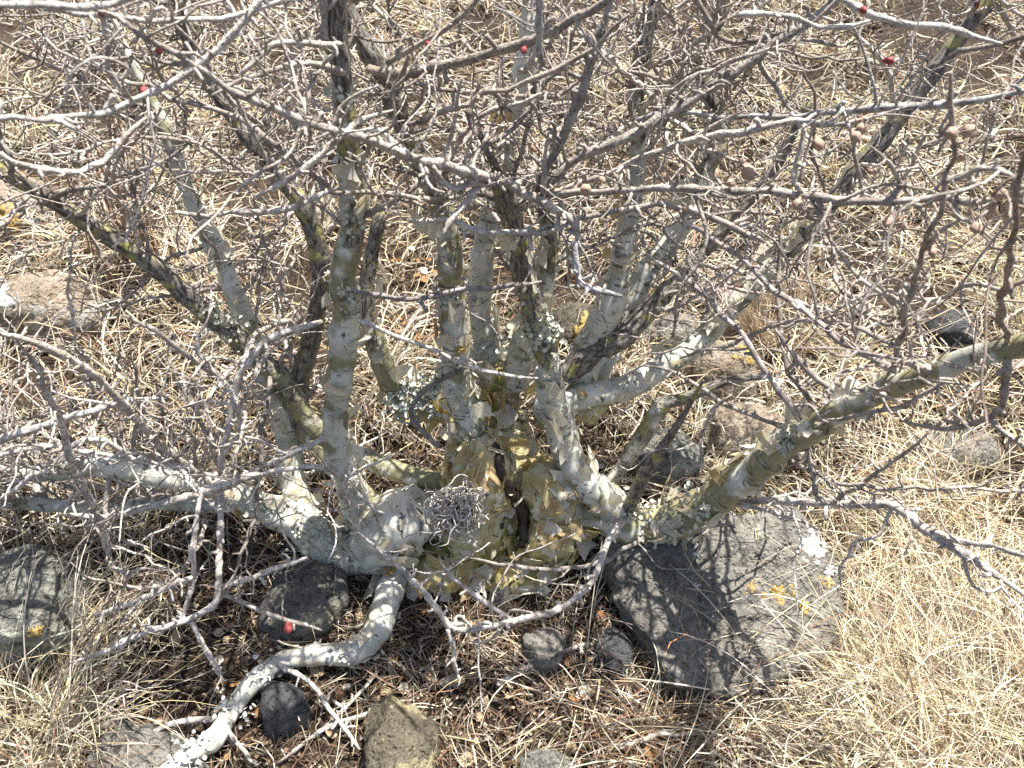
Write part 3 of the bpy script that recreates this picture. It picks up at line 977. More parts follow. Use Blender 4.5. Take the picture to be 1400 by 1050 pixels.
twig([(-20, 626, 9, .70), (60, 612, 9, .71), (160, 625, 10, .73), (260, 640, 11, .76)], s12, 0.6, PALE)
twig([(200, 640, 10, .74), (130, 600, 10, .72), (60, 640, 9, .70), (-10, 690, 8, .68)], s12, 0.8, PALE)
twig([(520, 705, 8, .80), (450, 640, 9, .78), (400, 640, 9, .77), (330, 650, 9, .76)], s12, 0.9, PALE)
twig([(480, 700, 7, .78), (470, 660, 7, .76), (540, 620, 5, .76)], s12, 0.8, PALE)
twig([lying(370, 908, 11, .03), lying(420, 930, 9, .035), lying(450, 965, 9, .03), lying(492, 1025, 9, .02)], S16['o'], 0.4, PALE)
twig([lying(310, 995, 9, .03), lying(335, 1030, 8, .03), lying(350, 1045, 7, .02)], S16['o'], 0.5, PALE)
twig([lying(320, 985, 11, .03), lying(250, 985, 10, .03), lying(160, 1020, 8, .03)], S16['o'], 0.3, PALE)
# upper fans
twig([(-40, 166, 10, .56), (60, 160, 10, .58), (140, 155, 11, .60), (200, 130, 11, .62), (262, 95, 12, .64), (330, 32, 14, .66), (380, -25, 14, .68)], S9['o'], 0.7, PALE)
twig([(-40, 6, 14, .55), (60, 5, 14, .57), (150, 0, 12, .6), (230, -20, 10, .62)], S9['o'], 0.5, PALE)
twig([(60, 12, 8, .62), (110, 16, 9, .63), (200, 26, 10, .64), (300, 21, 10, .66), (400, -5, 10, .68)], S10['o'], 0.8, PALE)
twig([(130, -20, 9, .7), (142, 40, 11, .71), (150, 90, 11, .72), (170, 130, 9, .73)], S10['o'], 0.5, PALE)
twig([(0, 210, 9, .60), (50, 234, 11, .61), (110, 230, 11, .63), (140, 220, 12, .65), (170, 190, 12, .67), (200, 160, 10, .69)], S11['o'], 0.9)
twig([(240, 290, 8, .75), (320, 290, 9, .76), (400, 282, 10, .77), (462, 256, 10, .79)], s1, 0.7)
twig([(350, 268, 8, .74), (400, 240, 10, .75), (460, 192, 13, .77), (492, 168, 12, .79), (540, 150, 9, .80)], s1, 0.7)
twig([(330, 100, 9, .74), (380, 62, 10, .76), (440, 58, 11, .80), (470, 60, 10, .84)], s1, 0.7)
twig([(470, 100, 12, .84), (420, 88, 11, .80), (360, 95, 10, .76), (290, 130, 8, .72)], s1, 0.8)
twig([(530, 86, 12, .80), (580, 55, 11, .78), (630, 20, 10, .76), (660, -20, 9, .74)], s2, 0.7, (0.8, 0.76, 0.7))
twig([(560, 170, 9, .86), (640, 140, 10, .85), (720, 110, 10, .84), (790, 78, 10, .83), (860, 20, 10, .82)], s2, 0.6, (0.8, 0.75, 0.7))
twig([(560, 110, 8, .88), (620, 122, 9, .87), (700, 130, 9, .86), (760, 130, 8, .86), (815, 90, 8, .86)], s2, 0.6, (0.75, 0.7, 0.66))
twig([(738, -20, 13, .72), (740, 40, 13, .73), (742, 90, 10, .74)], s2, 0.5, (0.9, 0.95, 1.0))
twig([(480, 190, 10, .74), (520, 175, 10, .74), (600, 245, 10, .78), (680, 252, 12, .83)], s3, 0.7, PALE)
twig([(640, 150, 12, .86), (655, 190, 13, .85), (668, 215, 12, .85), (700, 250, 12, .85)], s3, 1.0, DARK)
twig([(693, 195, 9, .82), (690, 240, 10, .83)], s3, 0.6)
twig([(742, 270, 10, .83), (744, 220, 9, .82), (750, 180, 7, .81)], s3, 0.8)
twig([(1155, 0, 14, .80), (1190, 20, 14, .79), (1240, 30, 13, .78), (1310, 46, 11, .77), (1370, 60, 9, .76)], S7['o'], 0.5, PALE)
twig([(1310, 70, 10, .85), (1370, 62, 10, .83), (1440, 40, 9, .81)], S7['o'], 0.5, DARK)
twig([(1010, 20, 9, .86), (1060, 20, 9, .86), (1120, 35, 9, .86), (1190, 28, 8, .86)], S5['o'], 0.6, PALE)
twig([(930, -20, 9, .95), (1000, 60, 10, .95), (1060, 45, 9, .95), (1120, 20, 9, .95)], S5['o'], 0.5, DARK)
twig([(1100, 170, 9, .76), (1090, 220, 10, .75), (1085, 255, 10, .74)], s3, 0.5)
twig([(1160, 170, 8, .74), (1168, 210, 8, .73), (1180, 265, 8, .72)], s3, 0.8)
twig([(1250, 275, 9, .68), (1220, 230, 9, .68), (1190, 200, 8, .68)], s3, 1.0)
twig([(1265, 340, 9, .72), (1310, 300, 9, .71), (1360, 330, 8, .70)], s8, 1.0)
twig([(1290, 250, 9, .69), (1340, 230, 9, .67), (1400, 250, 8, .65)], s8, 1.0)
twig([(1240, 420, 8, .74), (1180, 380, 8, .74), (1130, 320, 7, .75)], s8, 1.0)
twig([(1375, 400, 9, .70), (1330, 390, 8, .72), (1270, 410, 8, .75), (1200, 400, 7, .78)], s8, 0.8)
twig([(470, 390, 8, .84), (540, 410, 9, .84), (620, 398, 10, .85), (700, 392, 10, .86), (740, 385, 8, .87)], s1, 0.4, (0.7, 0.7, 0.74))
twig([(490, 438, 8, .82), (560, 465, 8, .82), (640, 500, 8, .82), (735, 517, 8, .83)], s1, 0.4, PALE)
twig([(785, 330, 13, .79), (790, 380, 14, .77), (810, 395, 13, .75), (850, 405, 11, .74)], s3, 0.8, (0.8, 0.85, 0.95))
twig([(600, 610, 11, .84), (560, 560, 10, .86), (600, 520, 8, .88), (660, 495, 7, .89)], s2, 0.8, DARK)
twig([(960, 640, 8, .80), (965, 580, 7, .82), (1000, 540, 6, .83)], s8, 0.6)

# ------------------------------------------------------------------ procedural side branches filling the crown
def grow(stem_, frac, ln, r0, rr, up=0.3, out=None):
    P, R = stem_['P'], stem_['R']
    i = int(frac * (len(P) - 1))
    t = unit(P[min(i + 1, len(P) - 1)] - P[max(i - 1, 0)])
    d = rand_perp(t, rr, up)
    if out is not None:
        d = unit(d + np.asarray(out))
    d = unit(d + t * rr.uniform(0.1, 0.7))
    pts = [P[i] + d * R[i] * 0.4]
    dd = d
    k = max(4, int(ln / 0.035))
    for s in range(k):
        dd = unit(dd + rr.normal(0, 0.22, 3) + np.array([0, 0, 0.04]))
        pts.append(pts[-1] + dd * ln / k)
    rad = np.linspace(r0, r0 * 0.5, k + 1)
    return np.array(pts), rad


def blocked(pts):
    """keep the air in front of the trunk and the camera free"""
    for p in pts:
        q = p - np.array([0, 0, CAM_H])
        if np.linalg.norm(q) < 0.55:
            return True
        dep = q[1] * CP - q[2] * SP
        if dep <= 0.3:
            return True
        x = W0 / 2 + FPX * q[0] / dep
        y = H0 / 2 - FPX * (q[1] * SP + q[2] * CP) / dep
        if 420 < x < 900 and 330 < y < 800 and p[1] < 0.95:
            return True
        if 780 < x < 1300 and y > 720:
            return True
        if p[2] < float(ground_z(p[0], p[1])) + 0.01:
            return True
    return False


rr = np.random.default_rng(77)
PLAN = [(S1, 9, .55, 1), (S2, 10, .5, 1), (S4, 12, .45, 1), (S5, 14, .4, 1), (S6, 8, .4, .98), (S7, 15, .45, 1), (S9, 18, .3, 1), (S10, 18, .35, 1), (S11, 16, .25, 1), (S14, 10, .4, 1), (S15, 4, .5, .95), (S12, 18, .5, 1), (S17, 14, .3, 1), (S8, 5, .4, .9), (S3, 6, .75, 1)]
for st, num, f0, f1 in PLAN:
    done = tries = 0
    while done < num and tries < num * 8:
        tries += 1
        pts, rad = grow(st, rr.uniform(f0, f1), rr.uniform(0.14, 0.45), rr.uniform(0.0020, 0.0048), rr, 0.25, rr.normal(0, 0.35, 3))
        if blocked(pts):
            continue
        sh = tuple(np.array([1, 0.97, 0.95]) * rr.uniform(0.62, 1.2))
        mb, Q, q = twig_mesh(pts, rad, rr, 0.9, sh)
        o = obj('twig', mb.mesh('twig'), M['twig'], st['o'])
        TWIGS.append(dict(o=o, P=Q, R=q))
        done += 1

# fine twiglets past what can be told apart: one spray for each stem
for st, num, f0, f1 in PLAN:
    mb = MB()
    done = tries = 0
    num = int(num * 1.25)
    while done < num and tries < num * 6:
        tries += 1
        pts, rad = grow(st, rr.uniform(0.5 * (f0 + f1), f1), rr.uniform(0.12, 0.42), rr.uniform(0.0010, 0.0019), rr, 0.2, rr.normal(0, 0.5, 3))
        if blocked(pts):
            continue
        sh = tuple(np.array([1, 0.97, 0.94]) * rr.uniform(0.6, 1.25))
        pts = pts.copy()
        pts[1:] += rr.normal(0, 0.004, (len(pts) - 1, 3))
        tube(mb, pts, rad, 4, 0, 1, sh)
        for i in range(1, len(pts)):
            t_ = unit(pts[i] - pts[i - 1])
            for w_ in range(2):
                f_ = rr.random()
                d_ = rand_perp(t_, rr, 0.2) + t_ * rr.uniform(0, 0.8)
                L_ = rr.uniform(0.006, 0.02) if rr.random() < 0.75 else rr.uniform(0.03, 0.08)
                spur(mb, pts[i - 1] * (1 - f_) + pts[i] * f_, d_, L_, 0.0011, sh, rr, 4)
        done += 1
    if done:
        obj('fine_twigs', mb.mesh('fine_twigs'), M['twig'], st['o'], 'stuff')

# ------------------------------------------------------------------ peeling bark
def flake_geo(w, l, r, lift, rr):
    """curled ragged scrap of bark lifting at one edge. local x = around, y = along, z = out"""
    nu, nv_ = 6, 5
    V = []
    ed = lambda m: np.interp(np.linspace(0, 1, m), [0, 0.5, 1], rr.uniform(0.5, 1, 3)) * rr.uniform(0.86, 1.0, m)
    e0, e1, f0, f1 = ed(nv_), ed(nv_), ed(nu), ed(nu)
    sk = rr.normal(0, 0.35)
    side = 1 if rr.random() < 0.5 else -1
    vert = rr.random() < 0.45
    for j in range(nv_):
        for i in range(nu):
            a = (i / (nu - 1) - 0.5) * 2
            b = (j / (nv_ - 1) - 0.5) * 2
            aa = a * (e0[j] if a < 0 else e1[j])
            bb = b * (f0[i] if b < 0 else f1[i])
            ang = aa * w / 2 / r
            k = (bb if vert else aa) * side * 0.5 + 0.5
            rad = r + 0.0012 + lift * k ** 2.2
            V.append((rad * math.sin(ang), bb * l / 2 + sk * aa * w / 2, rad * math.cos(ang) - r))
    F = [(j * nu + i, j * nu + i + 1, (j + 1) * nu + i + 1, (j + 1) * nu + i) for j in range(nv_ - 1) for i in range(nu - 1)]
    return np.array(V), F


def flake_mesh(w, l, r, lift, rr):
    V, F = flake_geo(w, l, r, lift, rr)
    mb = MB()
    mb.add(V, F)
    return mb.mesh('bark_flake')


def framed(V, p, n, t):
    n = unit(n)
    t = unit(t - n * np.dot(t, n))
    b = np.cross(t, n)
    return p + V[:, :1] * b + V[:, 1:2] * t + V[:, 2:3] * n


def place_frame(o, p, n, t):
    n = unit(n)
    t = unit(t - n * np.dot(t, n))
    b = np.cross(t, n)
    o.matrix_local = Matrix(((b[0], t[0], n[0], p[0]), (b[1], t[1], n[1], p[1]), (b[2], t[2], n[2], p[2]), (0, 0, 0, 1)))


rr = np.random.default_rng(5)
FL = [(S1, 22, .03, .8), (S2, 18, .1, .65), (S3, 20, .05, .95), (S4, 8, .1, .6), (S5, 8, .1, .6), (S7, 13, .05, .6), (S8, 28, .02, .8), (S9, 10, .05, .7), (S12, 12, .02, .14), (S12, 12, .14, .5), (S13, 9, 0, .8), (S14, 8, .1, .8), (S15, 10, .05, .9), (S16, 8, .1, .6)]
pool = {}
for st, num, f0, f1 in FL:
    P, R = st['P'], st['R']
    for q in range(num):
        i = int(rr.uniform(f0, f1) * (len(P) - 2))
        t = unit(P[i + 1] - P[i])
        view = unit(np.array([0, 0, CAM_H]) - P[i])
        n = rand_perp(t, rr)
        n = unit(n + 0.8 * (view - t * np.dot(view, t)))
        n = unit(n - t * np.dot(n, t))
        r = R[i]
        m = flake_mesh(r * rr.uniform(0.4, 1.5), rr.uniform(0.016, 0.055), r * 1.06, rr.uniform(0.010, 0.032), rr)
        o = obj('bark_flake', m, M['paper'] if rr.random() < 0.84 else M['paper_tan'], st['o'])
        place_frame(o, P[i] + n * r * 1.06, n, t)
    mb = MB()                                   # fine loose scurf between them
    for q in range(num * 5):
        i = int(rr.uniform(f0, f1) * (len(P) - 2))
        t = unit(P[i + 1] - P[i])
        n = rand_perp(t, rr)
        r = R[i]
        V, F = flake_geo(r * rr.uniform(0.15, 0.6), rr.uniform(0.004, 0.016), r * 1.04, rr.uniform(0.003, 0.013), rr)
        mb.add(framed(V, P[i] + n * r * 1.06, n, t), F)
    obj('bark_scurf', mb.mesh('bark_scurf'), M['paper'], st['o'], 'stuff')
# on the trunk
cand = np.where((TN @ unit((0, -0.7, 0.75)) > 0.25))[0]
for q in range(120):
    i = int(rr.choice(cand))
    p, n = TV[i], TN[i]
    up = np.array([0, 0, 1.0]) + rr.normal(0, 0.35, 3)
    m = flake_mesh(rr.uniform(0.014, 0.046), rr.uniform(0.024, 0.065), rr.uniform(0.025, 0.05), rr.uniform(0.008, 0.028), rr)
    u = rr.random()
    o = obj('bark_flake', m, M['paper_yellow'] if u < 0.35 else (M['paper_tan'] if u < 0.55 else M['paper']), trunk)
    place_frame(o, p + n * 0.001, n, up)
for mt, num in (('paper_yellow', 160), ('paper', 200), ('paper_tan', 120)):
    mb = MB()
    for q in range(num):
        i = int(rr.choice(cand))
        V, F = flake_geo(rr.uniform(0.005, 0.02), rr.uniform(0.006, 0.022), 0.04, rr.uniform(0.002, 0.010), rr)
        mb.add(framed(V, TV[i] + TN[i] * 0.001, TN[i], np.array([0, 0, 1.0]) + rr.normal(0, 0.4, 3)), F)
    obj('bark_scurf', mb.mesh('bark_scurf'), M[mt], trunk, 'stuff')
# dark strip standing in for the crack between the trunk lobes
def near_surface(p):
    i = int(np.argmin(np.sum((TV - p) ** 2, 1)))
    return TV[i] - TN[i] * 0.001


seam = [near_surface(at(x, y, .80)) for x, y in ((722, 560), (718, 600), (716, 640), (712, 680), (710, 720), (716, 745))]
mb = MB()
A, a_ = spline(seam, [.008, .010, .009, .010, .014, .012], 0.006)
tube(mb, A, a_, 12, 0.55, 95, (1, 1, 1), 3)
obj('crack_strip', mb.mesh('crack_strip'), M['crack'], trunk)


# lichen crusts on stems
def lichen_cluster(parent, center_list, n, size, mat, name, seed):
    r_ = np.random.default_rng(seed)
    mb = MB()
    for c, nn, rad in center_list:
        for q in range(n):
            p = c + r_.normal(0, rad, 3)
            p = p - nn * np.dot(p - c, nn) * 0.75
            s = size * r_.uniform(0.5, 1.3)
            nrm = unit(nn + r_.normal(0, 0.6, 3))
            t = rand_perp(nrm, r_)
            b = np.cross(nrm, t)
            k = 7
            ang = np.linspace(0, 2 * math.pi, k, endpoint=False)
            ring = [p + s * r_.uniform(0.6, 1.1) * (t * math.cos(x) + b * math.sin(x)) + nrm * s * r_.uniform(0.1, 0.6) for x in ang]
            mb.add(np.vstack([[p], ring]), None, [(0, 1 + j, 1 + (j + 1) % k) for j in range(k)])
    return obj(name, mb.mesh(name), mat, parent, 'stuff')


def surf(st, px, py):
    P = st['P']
    best = min(range(len(P)), key=lambda i: abs(px - proj(P[i])[0]) + abs(py - proj(P[i])[1]))
    n = unit(np.array([0, 0.0, CAM_H]) - P[best])
    t = unit(P[min(best + 1, len(P) - 1)] - P[max(best - 1, 0)])
    n = unit(n - t * np.dot(n, t) + np.array([0, 0, 0.2]))
    return P[best] + n * st['R'][best] * 0.97, n


def proj(p):
    q = p - np.array([0, 0, CAM_H])
    dep = q[1] * CP - q[2] * SP
    return W0 / 2 + FPX * q[0] / dep, H0 / 2 - FPX * (q[1] * SP + q[2] * CP) / dep


def sl(st, px, py, rad):
    p, n = surf(st, px, py)
    return (p, n, rad)


lichen_cluster(s12, [sl(S12, 430, 715, .016), sl(S12, 455, 725, .016), sl(S12, 415, 740, .012), sl(S12, 500, 735, .016), sl(S12, 360, 690, .01)], 70, .0042, M['lichen'], 'lichen', 1)
lichen_cluster(S13['o'], [sl(S13, 545, 565, .020), sl(S13, 520, 590, .02), sl(S13, 580, 560, .02), sl(S13, 600, 545, .016)], 80, .005, M['lichen_blue'], 'lichen', 2)
lichen_cluster(s3, [sl(S3, 745, 460, .016), sl(S3, 735, 440, .014), sl(S3, 755, 560, .01), sl(S3, 850, 700, .012)], 55, .0042, M['lichen'], 'lichen', 3)
lichen_cluster(s8, [sl(S8, 930, 700, .018), sl(S8, 960, 690, .015), sl(S8, 890, 690, .018), sl(S8, 1090, 600, .010)], 60, .0045, M['lichen'], 'lichen', 4)
lichen_cluster(S14['o'], [sl(S14, 660, 470, .02), sl(S14, 690, 460, .018)], 60, .0045, M['lichen_blue'], 'lichen', 5)
lichen_cluster(s2, [sl(S2, 625, 520, .01), sl(S2, 640, 590, .012), sl(S2, 612, 400, .008)], 40, .004, M['lichen'], 'lichen', 6)
lichen_cluster(S16['o'], [sl(S16, 360, 920, .012), sl(S16, 320, 975, .014), sl(S16, 260, 1030, .014), sl(S16, 470, 895, .010)], 45, .004, M['white_lichen'], 'lichen', 7)
lichen_cluster(S11['o'], [sl(S11, 310, 450, .012), sl(S11, 280, 425, .012), sl(S11, 340, 475, .01)], 45, .004, M['lichen'], 'lichen', 8)
lichen_cluster(s1, [sl(S1, 478, 130, .01), sl(S1, 480, 300, .008), sl(S1, 470, 400, .008)], 35, .0036, M['lichen'], 'lichen', 9)


# buds and galls on the twigs
def bud_mesh(r, seed, long=1.2):
    bm = bmesh.new()
    bmesh.ops.create_icosphere(bm, subdivisions=3, radius=1.0)
    V = np.array([v.co[:] for v in bm.verts])
    F = np.array([[v.index for v in f.verts] for f in bm.faces])
    bm.free()
    z = V[:, 2]
    V = V * (1 + 0.12 * fbm(V, 2.5, 2, seed))[:, None]
    taper = np.where(z > 0, 1 - 0.45 * z ** 2, 1)
    V[:, 0] *= taper
    V[:, 1] *= taper
    V[:, 2] *= long
    mb = MB()
    mb.add(V * r, None, F)
    # little stalk
    tube(mb, np.array([[0, 0, -r * 2.4], [0, 0, -r * 1.6], [0, 0, -r * 0.7]]), np.array([r * .45, r * .4, r * .55]), 6)
    return mb.mesh('bud')


BUDS = [bud_mesh(1.0, s, 1.15 + 0.1 * s) for s in range(3)]


ALLREF = [(tw, i) for tw in TWIGS for i in range(len(tw['P']))]
ALLXY = np.array([proj(tw['P'][i]) for tw, i in ALLREF])


def bud(px, py, dpx, red):
    b_ = int(np.argmin((ALLXY[:, 0] - px) ** 2 + (ALLXY[:, 1] - py) ** 2))
    tw, i = ALLREF[b_]
    p = tw['P'][i]
    m = BUDS[random.randrange(3)].copy()
    m.materials.clear()
    o = obj('bud' if red else 'gall', m, M['bud_red'] if red else M['bud_tan'], shrub)
    r = dpx * px2m(p) / 2
    n = unit(np.array([random.uniform(-.5, .5), -0.6, random.uniform(-0.6, 0.5)]))
    t = unit(np.array([1, 0, 0.2]))
    place_frame(o, p + n * (tw['R'][i] + r * 1.6), n, t)
    o.scale = (r, r, r)


for a in ((135, 18, 10), (195, 12, 10), (225, 65, 9), (198, 120, 11), (252, 33, 9), (397, 848, 12), (1196, 85, 11), (1168, 15, 10), (1376, 120, 11), (905, 245, 9), (1312, 6, 9), (720, 62, 9), (590, 70, 9), (60, 60, 8)):
    bud(a[0], a[1], a[2], True)
for a in ((1023, 212, 20), (1002, 240, 13), (980, 228, 12), (912, 228, 15), (800, 245, 14), (803, 268, 15), (820, 240, 10), (1157, 175, 15), (1178, 175, 15), (1118, 185, 15), (1128, 290, 17), (1130, 300, 14), (1212, 293, 14), (1225, 300, 16), (1320, 160, 20), (1305, 180, 18), (1318, 222, 15), (1362, 265, 18), (1355, 282, 12), (1095, 262, 14), (1105, 275, 12), (1255, 265, 15), (1195, 235, 14), (1282, 340, 11), (1318, 320, 14), (680, 212, 12), (724, 195, 11), (765, 260, 12), (935, 285, 10)):
    bud(a[0], a[1], a[2], False)

# ------------------------------------------------------------------ tangled ball of dry fibres against the trunk
tb = MB()
rr = np.random.default_rng(42)
cen = at(622, 698, .745)
for q in range(230):
    d = unit(rr.normal(0, 1, 3))
    p = cen + d * rr.uniform(0.0, 0.042) * np.array([1.15, 0.9, 1])
    dd = unit(np.cross(d, rr.normal(0, 1, 3)))
    pts = [p]
    for s in range(8):
        dd = unit(dd + rr.normal(0, 0.45, 3) - (pts[-1] - cen) * 9)
        pts.append(pts[-1] + dd * 0.0085)
    A, a_ = spline(pts, [0.0010] * 9, 0.004)
    sh = np.array([0.60, 0.55, 0.48]) * rr.uniform(0.55, 1.15)
    tube(tb, A, a_, 4, 0, 1, sh, 0)
o = obj('fibre_tangle', tb.mesh('fibre_tangle'), M['grass'])
tag(o, 'grey ball of curled dry fibres caught against the swollen trunk', 'plant tangle')

# ------------------------------------------------------------------ thin-stemmed bush behind the left branches
bush = empty('bush')
tag(bush, 'small bush of thin straight upright brown stems in the straw', 'bush')
rr = np.random.default_rng(8)
for q in range(16):
    x = rr.uniform(135, 235)
    b = gp(x, rr.uniform(365, 400))
    ln = rr.uniform(0.28, 0.55)
    pts = [b - np.array([0, 0, 0.02])]
    dd = unit(np.array([rr.normal(0, 0.09), rr.normal(0, 0.09), 1.0]))
    for s in range(6):
        dd = unit(dd + rr.normal(0, 0.06, 3))
        pts.append(pts[-1] + dd * ln / 6)
    mb, Q, q_ = twig_mesh(np.array(pts), np.linspace(rr.uniform(.0035, .006), .002, 7), rr, 0.35, (0.85, 0.68, 0.55), q % 3 == 0)
    obj('stem', mb.mesh('stem'), M['twig'], bush)

# ------------------------------------------------------------------ dead sticks lying about
def stick(pts, w, label, shade, seed):
    r_ = np.random.default_rng(seed)
    P = []
    for (x, y, h) in pts:
        g = gp(x, y)
        P.append(g + np.array([0, 0, h]))
    R = [w * px2m(P[0]) / 2 * f for f in np.linspace(1, .6, len(P))]
    mb, Q, q = twig_mesh(np.array(P), np.array(R), r_, 0.5, shade, False)
    o = obj('dead_stick', mb.mesh('dead_stick'), M['twig'])
    tag(o, label, 'stick')


stick([(505, 980, .01), (450, 1000, .014), (380, 1048, .01)], 7, 'thin pale stick lying in litter beside the brown mottled rock', PALE, 1)
stick([(430, 1010, .008), (470, 975, .012), (520, 920, .01)], 7, 'crooked stick propped near the small blue-black stone', PALE, 2)
stick([(680, 940, .01), (760, 900, .014), (830, 880, .012)], 9, 'weathered split stick lying in shade near the boulder', (1.3, 1.28, 1.25), 3)
stick([(920, 945, .03), (1000, 925, .04), (1045, 905, .04)], 9, 'bleached stick leaning on the front edge of the boulder', (1.5, 1.45, 1.35), 4)
stick([(845, 1030, .02), (900, 1015, .025), (960, 1008, .02)], 8, 'short bleached stick in reddish straw below the boulder', (1.5, 1.45, 1.35), 5)
stick([(460, 640, .02), (420, 665, .03), (545, 610, .05)], 6, 'thin stick in the dark hollow behind the low limb', PALE, 6)

# ------------------------------------------------------------------ dry grass and litter
def blades(mb, base, az, e0, droop, curl, length, width, segs, col, rr, floor=0.002, tipw=0.25, clampz=True):
    """many grass blades at once as tapering ribbons"""
    n = len(base)
    s = np.linspace(0, 1, segs + 1)
    sm = (s[:-1] + s[1:]) / 2
    e = e0[:, None] - droop[:, None] * sm[None, :]
    a = az[:, None] + curl[:, None] * sm[None, :]
    step = (length / segs)[:, None]
    D = np.stack([np.cos(e) * np.cos(a), np.cos(e) * np.sin(a), np.sin(e)], -1) * step[..., None]
    P = np.concatenate([base[:, None, :], base[:, None, :] + np.cumsum(D, 1)], 1)
    if clampz:
        g = ground_z(P[..., 0], P[..., 1]) + floor + (rr.random(n) * 0.022)[:, None] * np.minimum(1, s * 3)[None, :]
        P[..., 2] = np.maximum(P[..., 2], g)
        for (rx_, ry_, ra, rb, rt) in DRAPED:
            q = ((P[..., 0] - rx_) / ra) ** 2 + ((P[..., 1] - ry_) / rb) ** 2
            gz = ground_z(np.array([rx_]), np.array([ry_]))[0]
            lift = gz + (rt - gz) * np.sqrt(np.clip(1 - q, 0, 1)) + 0.006
            P[..., 2] = np.where(q < 0.9, np.maximum(P[..., 2], lift), P[..., 2])
    T = np.concatenate([D, D[:, -1:]], 1)
    T /= np.linalg.norm(T, axis=-1, keepdims=True) + 1e-9
    ref = rr.normal(0, 1, (n, 1, 3)) + np.array([0, 0, 0.0])
    S = np.cross(T, np.broadcast_to(ref, T.shape))
    S /= np.linalg.norm(S, axis=-1, keepdims=True) + 1e-9
    w = (width[:, None] * (tipw + (1 - tipw) * (1 - s[None, :] ** 1.6)) / 2)[..., None]
    V = np.stack([P - S * w, P + S * w], 2).reshape(n, -1, 3)
    k = 2 * (segs + 1)
    q = np.arange(segs) * 2
    f = np.stack([q, q + 1, q + 3, q + 2], -1)
    F = (np.arange(n)[:, None, None] * k + f[None]).reshape(-1, 4)
    C = np.repeat(col[:, None, :], k, 1).reshape(-1, 3)
    mb.add(V.reshape(-1, 3), F, None, None, C)


PAL = np.array([(0.60, 0.50, 0.30), (0.69, 0.62, 0.48), (0.50, 0.44, 0.36), (0.26, 0.18, 0.11), (0.33, 0.18, 0.10), (0.56, 0.48, 0.36)])


def straw(n, wts, rr):
    wts = np.asarray(wts, float)
    if wts.ndim == 1:
        idx = rr.choice(6, n, p=wts / wts.sum())
    else:
        c = np.cumsum(wts / wts.sum(1, keepdims=True), 1)
        idx = (rr.random(n)[:, None] > c).sum(1).clip(0, 5)
    return PAL[idx] * rr.uniform(0.72, 1.15, (n, 1)) * (1 + rr.normal(0, 0.04, (n, 3)))


BARE = []
DRAPED = [q for q in ROCKS if (abs(q[0] - gp(1245, 880)[0]) < .05 and abs(q[1] - gp(1245, 880)[1]) < .1) or (abs(q[0] - gp(1290, 625)[0]) < .05 and abs(q[1] - gp(1290, 625)[1]) < .1)]
for px, py, rx_, ry_, amt in ((480, 900, .36, .18, 0.98), (690, 830, .27, .13, 0.95), (640, 690, .33, .20, 0.9), (640, 1000, .22, .12, 0.9), (380, 1010, .18, .09, 0.9), (980, 830, .17, .12, 1.0), (240, 780, .12, .12, 0.35)):
    c = gp(px, py)
    BARE.append((c[0], c[1], rx_, ry_, amt))


def keep_mask(x, y, rr, soft=True):
    k = np.clip(0.58 + 1.5 * fbm(np.stack([x, y, 0 * x], -1), 7.0, 3, 21), 0.04, 1)
    for cx, cy, a, b, amt in BARE:
        q = ((x - cx) / a) ** 2 + ((y - cy) / b) ** 2
        k *= 1 - amt * np.clip((1.25 - q) / 0.5, 0, 1)
    for (cx, cy, a, b, rt) in ROCKS:
        q = ((x - cx) / a) ** 2 + ((y - cy) / b) ** 2
        k *= np.where(q < 0.85, 0.04, 1)
    return rr.random(len(x)) < k


rr = np.random.default_rng(101)


def region(n, rr):
    """points over the stretch of hillside around the camera's view, thinning outwards"""
    y = 0.20 + 3.6 * rr.random(n) ** 1.25
    x = rr.uniform(-1, 1, n) * (0.85 + 0.72 * y)
    return x, y


def tint(x, y):
    """share of yellow straw: more of it away from the trunk and downhill"""
    p = np.stack([x, y, 0 * x], -1)
    return np.clip(0.45 + 0.45 * noise3(p, 1.7, 4) + 0.35 * np.clip(x, -1, 1) + 0.25 * np.clip(y - 1.2, 0, 1), 0, 1)


# thatch lying flat
mb = MB()
x, y = region(70000, rr)
k = keep_mask(x, y, rr)
x, y = x[k], y[k]
n = len(x)
t = tint(x, y)[:, None]
wts = (1 - t) * np.array([.08, .18, .28, .30, .06, .10]) + t * np.array([.24, .22, .16, .22, .05, .11])
base = np.stack([x, y, ground_z(x, y) + rr.uniform(0.0, 0.030, n)], -1)
blades(mb, base, rr.uniform(0, 6.283, n), rr.uniform(-0.05, 0.75, n), rr.uniform(0.3, 1.6, n), rr.normal(0, 0.9, n), rr.uniform(0.03, 0.15, n), rr.uniform(0.0014, 0.0042, n) * (1 + 0.35 * np.clip(y - 0.9, 0, 2)), 3, straw(n, wts, rr) * 0.72, rr)
o = obj('straw_thatch', mb.mesh('straw_thatch', False), M['thatch'], None, 'stuff')
tag(o, 'matted dry straw lying flat over the hillside', 'dry grass')

